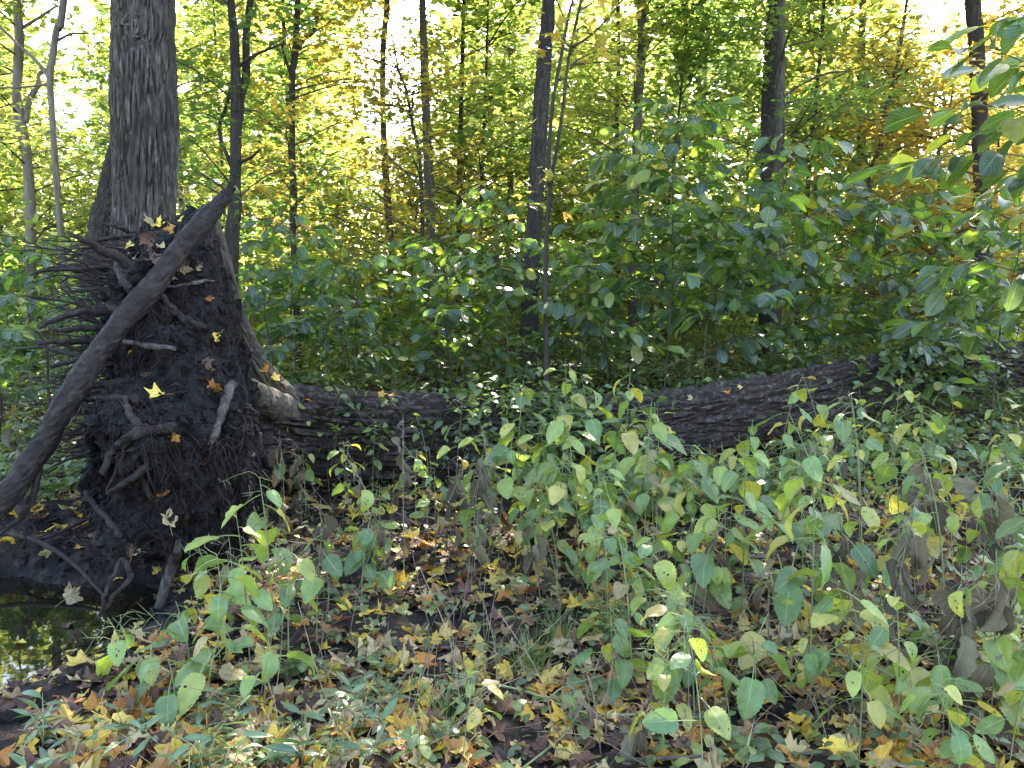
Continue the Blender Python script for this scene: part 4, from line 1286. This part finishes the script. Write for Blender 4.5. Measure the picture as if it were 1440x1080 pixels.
def nettle(px, py, h, nleaf, ll, seed, label, group, dead=False, lean=None, name='nettle_plant'):
    rng = np.random.default_rng(seed)
    b0 = G(px, py)
    t = empty(name, b0, label, 'plant', group)
    ln = np.array(lean) if lean is not None else rng.normal(0, .10, 2) * h * 1.5
    ctl = np.array([b0 - np.array((0, 0, .04)), b0 + np.array((ln[0] * .2, ln[1] * .2, h * .4)), b0 + np.array((ln[0] * .55, ln[1] * .55, h * .75)), b0 + np.array((ln[0], ln[1], h))])
    r0 = rng.uniform(.0028, .0045)
    sp = spline(ctl, 50)
    tb = [(ctl, [r0, r0 * .9, r0 * .7, r0 * .35], 14)]
    for k in range(int(rng.integers(3, 8))):        # wiry flower strings
        p = sp[int(rng.integers(28, 50))]
        az = rng.uniform(0, 6.28)
        L = rng.uniform(.05, .15)
        d = np.array((math.cos(az), math.sin(az), rng.uniform(-.3, .9)))
        m_ = p + d * L * .5 + rng.normal(0, .012, 3)
        e = p + d * L + np.array((0, 0, -L * .4)) + rng.normal(0, .015, 3)
        tb.append(([p, m_, e], [.0014, .0011, .0007], 5))
        for q in range(3):
            f_ = m_ + (e - m_) * rng.uniform(0, 1)
            g_ = f_ + rng.normal(0, .028, 3)
            tb.append(([f_, g_], [.0010, .0006], 3))
    V, Q, T = tubes(tb, 3)
    obj('stem', mkmesh('stem', local(V, b0), [Q, T], [M_DRY if dead else M_STEM]), t)
    az = rng.uniform(0, 6.28)
    for k in range(nleaf):
        f = (0.30 if not dead else 0.2) + 0.70 * (k + .5) / nleaf
        p = sp[min(49, int(f * 49))]
        az += 2.4 + rng.uniform(-.6, .6)
        if dead and rng.uniform() < 0.85:
            d = np.array((math.cos(az) * .45, math.sin(az) * .45, -1.0))
            put_leaf(t, b0, WITHER[rng.integers(len(WITHER))], p, d, ll * rng.uniform(.6, 1.2), rng.uniform(-1.5, 1.5), up=(math.cos(az), math.sin(az), .2))
        else:
            d = np.array((math.cos(az), math.sin(az), rng.uniform(-1.1, .05)))
            s = ll * rng.uniform(.6, 1.15) * (0.75 + 0.4 * math.sin(f * 3.0))
            put_leaf(t, b0, NETTLE[rng.integers(len(NETTLE))], p, d, s, rng.normal(0, .35))
    return t


GR = 'green nettles in the clearing'
LB = 'pale green nettle with insect-bitten drooping leaves in the foreground clearing'
sd_i = 2000
# the left group against the root plate
for (px, py, h, n, ll) in ((322, 985, .62, 9, .135), (352, 945, .72, 9, .125), (385, 900, .75, 8, .125), (405, 935, .5, 8, .12), (290, 1010, .33, 6, .13), (445, 905, .55, 8, .11), (372, 1010, .30, 5, .12), (250, 1015, .28, 4, .12), (215, 985, .30, 5, .13), (180, 965, .26, 4, .13), (270, 960, .34, 6, .12), (310, 930, .5, 7, .12)):
    sd_i += 1
    lab = ('knee-high' if h > .45 else 'ankle-high') + (' leafy' if n > 7 else ' sparse') + ' large-leaved nettle ' + ('right against the root plate foot' if px > 300 else 'between the root plate foot and the pool')
    nettle(px, py, h, n, ll, sd_i, lab, lab.replace('nettle', 'nettles'))
# tall ones in front of the middle of the log
for (px, py, h, n, ll, ln) in ((770, 775, .82, 9, .17, (-.05, 0)), (815, 790, .95, 10, .17, (-.12, 0)), (742, 780, .70, 8, .16, (.02, 0)), (850, 770, .80, 9, .16, (.1, 0)), (725, 765, 1.05, 11, .15, (.05, .1)), (795, 750, 1.15, 12, .15, (.0, .1)), (835, 755, 1.05, 11, .15, (-.08, .1)), (875, 765, 1.1, 11, .14, (.05, .1)), (700, 790, .8, 9, .13, (.1, 0)), (930, 770, .9, 10, .13, (-.05, .05)), (780, 830, .75, 9, .14, (.05, 0)), (850, 830, .7, 9, .14, (-.05, 0)), (690, 770, .75, 7, .13, (-.05, .1)), (905, 790, .95, 9, .15, (.05, .1)), (640, 742, .85, 6, .13, (0.05, .1))):
    sd_i += 1
    lab = ('tallest' if h > 1 else 'tall') + (' leafy' if n > 9 else ' sparse') + ' broad-leaved nettle in front of the ' + ('dark left part of the log' if px < 735 else 'vine-covered middle of the log' if px < 860 else 'clear bark right of the vine')
    nettle(px, py, h, n, ll, sd_i, lab, lab.replace('nettle', 'nettles'), lean=ln)
rn = np.random.default_rng(88)
MARKS = [(440, 760, 'by the log base next to the root plate'), (620, 780, 'among the dead stalks below the log'), (770, 860, 'beside the arching grass clump'), (900, 720, 'near the black bare stick'), (1000, 840, 'around the tall thin grass'),
         (1120, 720, 'below the rising part of the log'), (1330, 700, 'at the foot of the forked brown shrub stem'), (1230, 930, 'between the withered stalks'), (1400, 1000, 'beside the two densest withered stalks'), (1040, 1040, 'over the thin brown stick'), (840, 1010, 'beside the pale yellow fallen stem')]
spots = []
for k in range(1200):
    px, py = rn.uniform(420, 1500), rn.uniform(690, 1130)
    dens = 0.17 if px < 830 else (0.80 if py < 900 else 0.10)
    if px < 830 and py > 860:
        dens = 0.015
    if rn.uniform() < dens and all((px - a) ** 2 + ((py - b_) * 1.5) ** 2 > 44 ** 2 for a, b_ in spots):
        spots.append((px, py))
    if len(spots) > 160:
        break
for (px, py) in spots:
    sd_i += 1
    big = px > 830
    hh = rn.uniform(.36, .80) * (1.3 if px > 1050 and py < 900 else 1.1 if big else .8) * (0.62 if py > 960 else 1)
    nl_ = int(rn.integers(7, 15))
    mk = min(MARKS, key=lambda m_: (m_[0] - px) ** 2 + (1.6 * (m_[1] - py)) ** 2)[2]
    lab = ('short' if hh < .5 else 'tall') + (' leafy' if nl_ > 10 else ' sparse') + ' pale green nettle ' + mk
    nettle(px, py, hh, nl_ if px < 950 else max(6, nl_ - 2), (rn.uniform(.08, .13) if px < 950 else rn.uniform(.085, .16)) * (.85 if py > 950 else 1), sd_i, lab, lab.replace('nettle', 'nettles'))
# dried stalks with hanging withered leaves
for k, (px, py, h, n) in enumerate(((402, 760, .75, 8), (425, 745, .62, 6), (548, 835, .85, 8), (568, 815, .95, 6), (630, 800, .75, 8), (662, 830, .85, 11), (680, 800, .7, 9), (330, 870, .4, 4), (455, 845, .55, 6),
                                    (1185, 905, .62, 9), (1245, 960, .72, 12), (1345, 1040, .62, 13), (1392, 1050, .68, 13), (1300, 850, .8, 8), (1420, 900, .8, 9), (985, 900, .5, 6), (1080, 940, .5, 6), (760, 850, .5, 6), (905, 1075, .2, 4), (40, 800, .75, 9), (1130, 690, .45, 9), (1170, 700, .5, 9))):
    sd_i += 1
    mk = 'on the bank beyond the mud pool' if px < 200 else min(MARKS, key=lambda m_: (m_[0] - px) ** 2 + (1.6 * (m_[1] - py)) ** 2)[2].replace('among the dead stalks below the log', 'on the litter just below the log').replace('between the withered stalks', 'in the middle of the nettle patch')
    if 'densest' in mk:
        mk = 'near the right hand nettles, thickly leaved'
    nettle(px, py, h, n, .15 if px > 1150 else .125, sd_i, 'dead stalk hung with withered leaves ' + mk, 'dead stalks ' + mk, True, name='withered_plant')


def rosette(px, py, h, n, ll, seed, L, label, group, name):
    rng = np.random.default_rng(seed)
    b0 = G(px, py)
    t = empty(name, b0, label, 'plant', group)
    tb, sp = [], []
    for s in range(rng.integers(2, 4)):
        q = b0 + np.array((rng.normal(0, h * .5), rng.normal(0, h * .5), h * rng.uniform(.7, 1.1)))
        ctl = np.array([b0 - np.array((0, 0, .02)), b0 * .5 + q * .5 + rng.normal(0, .01, 3), q])
        tb.append((ctl, [.0028, .0022, .001], 6))
        cs = spline(ctl, 20)
        for k in range(n):
            sp.append(cs[min(19, int((.25 + .75 * (k + .6) / n) * 19))])
    V, Q, T = tubes(tb, 4)
    obj('stem', mkmesh('stem', local(V, b0), [Q, T], [M_STEM]), t)
    for k, p in enumerate(sp):
        az = k * 2.4 + rng.uniform(-.5, .5)
        put_leaf(t, b0, L[rng.integers(len(L))], p, (math.cos(az), math.sin(az), rng.uniform(-.3, .6)), ll * rng.uniform(.6, 1.15), rng.normal(0, .4))


rn = np.random.default_rng(5)
for k in range(32):
    px = rn.uniform(60, 590)
    py = rn.uniform(970, 1110) if px > 180 else rn.uniform(1020, 1110)
    sd_i += 1
    rosette(px, py, rn.uniform(.07, .17), 5, rn.uniform(.06, .095), sd_i, LANCE, 'low shiny weed with narrow pointed leaves near the mud pool', 'narrow-leaved weeds by the mud', 'low_weed')
for k in range(46):
    px, py = rn.uniform(380, 1480), rn.uniform(800, 1090)
    sd_i += 1
    rosette(px, py, rn.uniform(.06, .15), 3, rn.uniform(.05, .085), sd_i, SPROUT, 'tiny broad-leaved seedling rooted in the leaf litter', 'seedlings in the leaf litter', 'seedling')
for k in range(12):
    px, py = rn.uniform(-60, 150), rn.uniform(615, 700)
    sd_i += 1
    rosette(px, py, rn.uniform(.12, .3), 4, rn.uniform(.08, .12), sd_i, SPROUT, 'broad-leaved seedling on the bank beyond the mud pool', 'seedlings beyond the mud pool', 'seedling')

# grass tufts
def grass(px, py, n, h, seed, label):
    rng = np.random.default_rng(seed)
    b0 = G(px, py)
    VV, QQ, rd = [], [], []
    for k in range(n):
        az = rng.uniform(0, 6.28)
        L = h * rng.uniform(.5, 1.15)
        out = rng.uniform(.25, .9)
        s = np.array((math.cos(az), math.sin(az), 0))
        w_ = np.array((-s[1], s[0], 0)) * rng.uniform(.0018, .0035)
        o = b0 + np.array((rng.normal(0, .04), rng.normal(0, .04), -.01))
        n0 = len(VV)
        for q in range(6):
            f = q / 5
            c = o + s * L * out * f ** 1.7 + np.array((0, 0, L * (f - .45 * out * f ** 2.4)))
            VV += [c - w_ * (1 - f * .95), c + w_ * (1 - f * .95)]
            rd += [k * .6180339 % 1] * 2
        for q in range(5):
            a = n0 + q * 2
            QQ.append((a, a + 1, a + 3, a + 2))
    t = empty('grass_tuft', b0, label, 'grass')
    obj('blade', mkmesh('blade', local(np.array(VV), b0), [np.array(QQ)], [M_GRASS], True, None, {'rnd': np.array(rd)}), t, kind='stuff')


grass(745, 950, 90, .26, 1, 'clump of arching green grass in the leaf litter below the tall nettles')
grass(620, 1010, 40, .20, 2, 'small grass clump among yellow fallen leaves and narrow-leaved weeds')
grass(860, 900, 80, .34, 3, 'grass mixed with dry straw under the pale nettles')
grass(790, 905, 60, .28, 4, 'thin tuft of grass and straw beside the arching grass clump')
grass(1010, 830, 60, .4, 5, 'tall thin grass growing through the nettle patch')
grass(350, 560, 40, .28, 6, 'grass hanging at the mossy side of the root plate')

# dry stalks criss-crossing the clearing
hl = []
rn = np.random.default_rng(15)
for k in range(430):
    px, py = rn.uniform(360, 1500), rn.uniform(690, 1090)
    b0 = G(px, py)
    az = rn.uniform(0, 6.28)
    L = rn.uniform(.15, .65)
    tilt = rn.choice((rn.uniform(.1, .5), rn.uniform(.9, 1.5)))
    d = np.array((math.cos(az) * math.sin(tilt), math.sin(az) * math.sin(tilt), math.cos(tilt)))
    e = b0 + d * L + np.array((0, 0, .02))
    m_ = (b0 + e) / 2 + rn.normal(0, .025, 3)
    r = rn.uniform(.0010, .0028)
    hl.append(([b0 - d * .02, m_, e], [r, r * .8, r * .4], 7))
V, Q, T = tubes(hl, 4)
obj('dry_stalks', mkmesh('dry_stalks', V, [Q, T], [M_DRY]), kind='stuff', label='thin straw coloured dead stems criss-crossing the clearing', cat='dead stems')


hl = []
for k in range(190):
    px, py = rn.uniform(-80, 230), rn.uniform(640, 860)
    b0 = G(px, py) + np.array((0, 0, .012))
    az = rn.uniform(0, 6.28)
    L = rn.uniform(.06, .35)
    e = b0 + np.array((math.cos(az) * L, math.sin(az) * L, rn.uniform(0, .10)))
    r = rn.uniform(.0012, .005)
    hl.append(([b0, (b0 + e) / 2 + rn.normal(0, .02, 3), e], [r, r * .8, r * .3], 7))
V, Q, T = tubes(hl, 5)
obj('root_debris', mkmesh('root_debris', V, [Q, T], [M_ROOT]), kind='stuff', label='tangle of thin dark root fragments on the mud bank', cat='debris')


# sticks
def stick(pts, r, label, mat=M_TWIG, side=()):
    P0 = [G(a, b_) + np.array((0, 0, r + dz)) for a, b_, dz in pts]
    base = P0[0]
    t = empty('fallen_stick', base, label, 'stick')
    V, Q, T = tube(P0, [r] * (len(P0) - 1) + [r * .5], 8, 24, 0, .2, 5)
    obj('stem', mkmesh('stem', local(V, base), [Q, T], [mat]), t)
    for sb_ in side:
        V, Q, T = tube([G(a, b_) + np.array((0, 0, r + dz)) for a, b_, dz in sb_], [r * .7] * (len(sb_) - 1) + [r * .3], 6, 14, 0, .15, 6)
        obj('twig', mkmesh('twig', local(V, base), [Q, T], [mat]), t)


stick([(845, 705, .04), (905, 712, .05), (960, 722, .04), (1030, 728, .04)], .020, 'black bare stick lying in front of the log', M_ROOT)
stick([(640, 962, .03), (740, 985, .03), (820, 1015, .03), (900, 1018, .03), (1010, 1020, .02)], .0055, 'pale yellow fallen stem lying over the leaf litter', M_STEM, [[(735, 1095, .03), (785, 1055, .03), (822, 1018, .03)], [(770, 995, .03), (800, 985, .05), (850, 1005, .02)]])
stick([(880, 1078, .015), (960, 1076, .02), (1060, 1074, .02), (1190, 1066, .015)], .007, 'thin brown stick on the leaf litter near the clearing edge', M_TWIG)
stick([(215, 985, .03), (255, 988, .04), (300, 1000, .03), (360, 1008, .02)], .010, 'grey forked stick at the root plate foot', M_ROOTPALE, [[(300, 1000, .03), (335, 985, .05), (370, 960, .05), (390, 945, .05)]])
stick([(1080, 935, .03), (1180, 950, .08), (1260, 985, .08), (1330, 1020, .03)], .0045, 'thin green-yellow stem arching through the right hand stalks', M_STEM)
stick([(-40, 862, .06), (40, 868, .08), (100, 864, .10), (150, 850, .14)], .016, 'dark stick lying over the mud pool', M_ROOT)
stick([(560, 800, .02), (590, 790, .03), (620, 775, .02)], .02, 'dark short stick half buried below the withered stalks', M_ROOT)
stick([(-30, 770, .02), (40, 768, .03), (120, 745, .05), (175, 725, .08)], .012, 'dark thin root-like stick on the mud bank', M_ROOT)

# ------------------------------------------------------------------ fallen leaves
FL = {'yellow': 'bright yellow fallen maple leaf on the forest floor', 'orange': 'orange fallen maple leaf on the forest floor', 'brown': 'dark purple brown fallen maple leaf on the forest floor', 'tan': 'pale tan fallen maple leaf on the forest floor'}
rl_ = np.random.default_rng(66)


def one_leaf(p, nrm, c, s, label, group, oval=False):
    L = (OVAL if oval else MAPLE)[c]
    y = rl_.normal(0, 1, 3)
    nrm = np.asarray(nrm, float) + rl_.normal(0, .22, 3)
    nrm /= np.linalg.norm(nrm)
    y = y - nrm * y.dot(nrm)
    y /= np.linalg.norm(y)
    R = np.column_stack((np.cross(y, nrm), y, nrm))
    obj('fallen_leaf', L[rl_.integers(len(L))], None, mat4(R, p, s), None, label, 'leaf', group)


cols = ['yellow'] * 9 + ['tan'] * 8 + ['brown'] * 6 + ['orange'] * 7
cnt = 0
while cnt < 285:
    px, py = rl_.uniform(-30, 1470), rl_.uniform(760, 1085)
    if rl_.uniform() > (py - 640) / 420:
        continue
    if px < 170 and 800 < py < 985:
        continue
    if 150 < px < 340 and py < 900:
        continue
    p = G(px, py)
    if vnoise(np.array((p[0] * 2.2, p[1] * 2.2, 1.0)), 6) < .33:
        continue
    c = cols[rl_.integers(len(cols))]
    one_leaf(p + np.array((0, 0, .034)), (0, 0, 1), c, rl_.uniform(.11, .19), FL[c], c + ' leaves on the forest floor')
    cnt += 1
# on the root plate, the buttress and the log
for (px, py, c, s) in ((212, 312, 'tan', .13), (222, 316, 'yellow', .11), (238, 318, 'yellow', .12), (255, 310, 'yellow', .09), (236, 324, 'orange', .10), (208, 336, 'brown', .10), (225, 350, 'tan', .08), (218, 362, 'brown', .09), (192, 358, 'tan', .08),
                       (150, 373, 'yellow', .09), (256, 377, 'tan', .10), (279, 376, 'tan', .06), (242, 392, 'tan', .06), (292, 421, 'orange', .07), (305, 471, 'yellow', .08), (290, 511, 'brown', .09), (297, 524, 'yellow', .08), (288, 536, 'brown', .10), (300, 545, 'orange', .09),
                       (222, 556, 'yellow', .11), (205, 527, 'brown', .08), (184, 496, 'orange', .09), (282, 650, 'brown', .11), (228, 693, 'orange', .08), (236, 733, 'tan', .11), (180, 772, 'brown', .12), (186, 778, 'tan', .08), (215, 818, 'yellow', .08), (262, 866, 'tan', .10), (245, 612, 'orange', .08), (185, 345, 'yellow', .08), (262, 340, 'orange', .08)):
    h = ray(BVH_PLATE, px, py)
    if h[0] is None:
        continue
    n = np.array(h[1])
    if n.dot(np.array(h[0]) - CAM) > 0:
        n = -n
    one_leaf(np.array(h[0]) + n * .008, n * .9 + np.array((0, -.15, .45)), c, s * 1.25, c + ' leaf caught on the black soil of the root plate', c + ' leaves on the root plate')
for (px, py, c, s, bv, what) in ((345, 495, 'yellow', .10, BVH_BUT, 'buttress'), (372, 520, 'orange', .12, BVH_BUT, 'buttress'), (385, 532, 'yellow', .10, BVH_BUT, 'buttress'), (398, 540, 'tan', .10, BVH_BUT, 'buttress'), (330, 430, 'tan', .08, BVH_BUT, 'buttress'),
                                 (535, 558, 'orange', .11, BVH_LOG, 'log'), (552, 558, 'orange', .10, BVH_LOG, 'log'), (540, 566, 'tan', .09, BVH_LOG, 'log'), (430, 562, 'orange', .10, BVH_LOG, 'log'), (1020, 555, 'orange', .12, BVH_LOG, 'log'), (1040, 545, 'yellow', .08, BVH_LOG, 'log'), (970, 560, 'tan', .09, BVH_LOG, 'log'), (1165, 512, 'yellow', .08, BVH_LOG, 'log'), (925, 560, 'yellow', .08, BVH_LOG, 'log')):
    h = ray(bv, px, py)
    if h[0] is None:
        continue
    n = np.array(h[1])
    if n.dot(np.array(h[0]) - CAM) > 0:
        n = -n
    one_leaf(np.array(h[0]) + n * .02 + np.array((0, 0, .01)), n * .5 + np.array((0, -.2, .8)), c, s, c + ' leaf resting on the bark of the fallen ' + ('trunk' if what == 'log' else "tree's buttress"), c + ' leaves on the ' + what)
one_leaf(P(98, 838, 4.0), (.2, -.8, .5), 'tan', .15, 'large curled pale leaf standing at the edge of the mud pool', None)
for (px, py, c) in ((30, 905, 'yellow'), (118, 930, 'tan'), (60, 948, 'brown'), (10, 965, 'tan'), (95, 880, 'brown')):
    q = P(px, py, 1.0) - CAM
    sc_ = (WATER_Z - CAM[2]) / q[2]
    one_leaf(CAM + q * sc_ + np.array((0, 0, .008)), (0, 0, 3.0), c, .09, c + ' leaf floating on the dark pool', c + ' leaves floating on the pool')
# all the rest of the litter
n = 11000
Yl = 2.0 + 9.0 * rl_.uniform(0, 1, n) ** 1.25
Xl = rl_.uniform(-.75, .75, n) * Yl
Zl = gh(Xl, Yl)
dens = vnoise(np.stack((Xl * 2.2, Yl * 2.2, 0 * Xl + 1), -1), 6)
keep = (dens > rl_.uniform(.08, .42, n)) & (Zl > WATER_Z + .02)
loc = np.stack((Xl, Yl, Zl + rl_.uniform(.008, .03, n)), -1)[keep]
n = len(loc)
VV, TT, QQ, rd, off = [], [], [], [], 0
which = rl_.integers(0, len(MAPLE_RAW), n)
for k in range(len(MAPLE_RAW)):
    pv, pt, pq = MAPLE_RAW[k]
    sel = which == k
    V, (T, Q) = scatter(pv, [pt, pq], rotmats(sel.sum(), .42, rl_), loc[sel], rl_.uniform(.065, .155, sel.sum()))
    VV.append(V)
    TT.append(T + off)
    QQ.append(Q + off)
    rd.append(np.repeat(rl_.uniform(0, 1, sel.sum()), len(pv)))
    off += len(V)
obj('leaf_litter', mkmesh('leaf_litter', np.vstack(VV), [np.vstack(TT), np.vstack(QQ)], [M_FALL], False, None, {'rnd': np.concatenate(rd)}), kind='stuff', label='carpet of mixed brown, tan and yellow fallen leaves', cat='leaf litter')
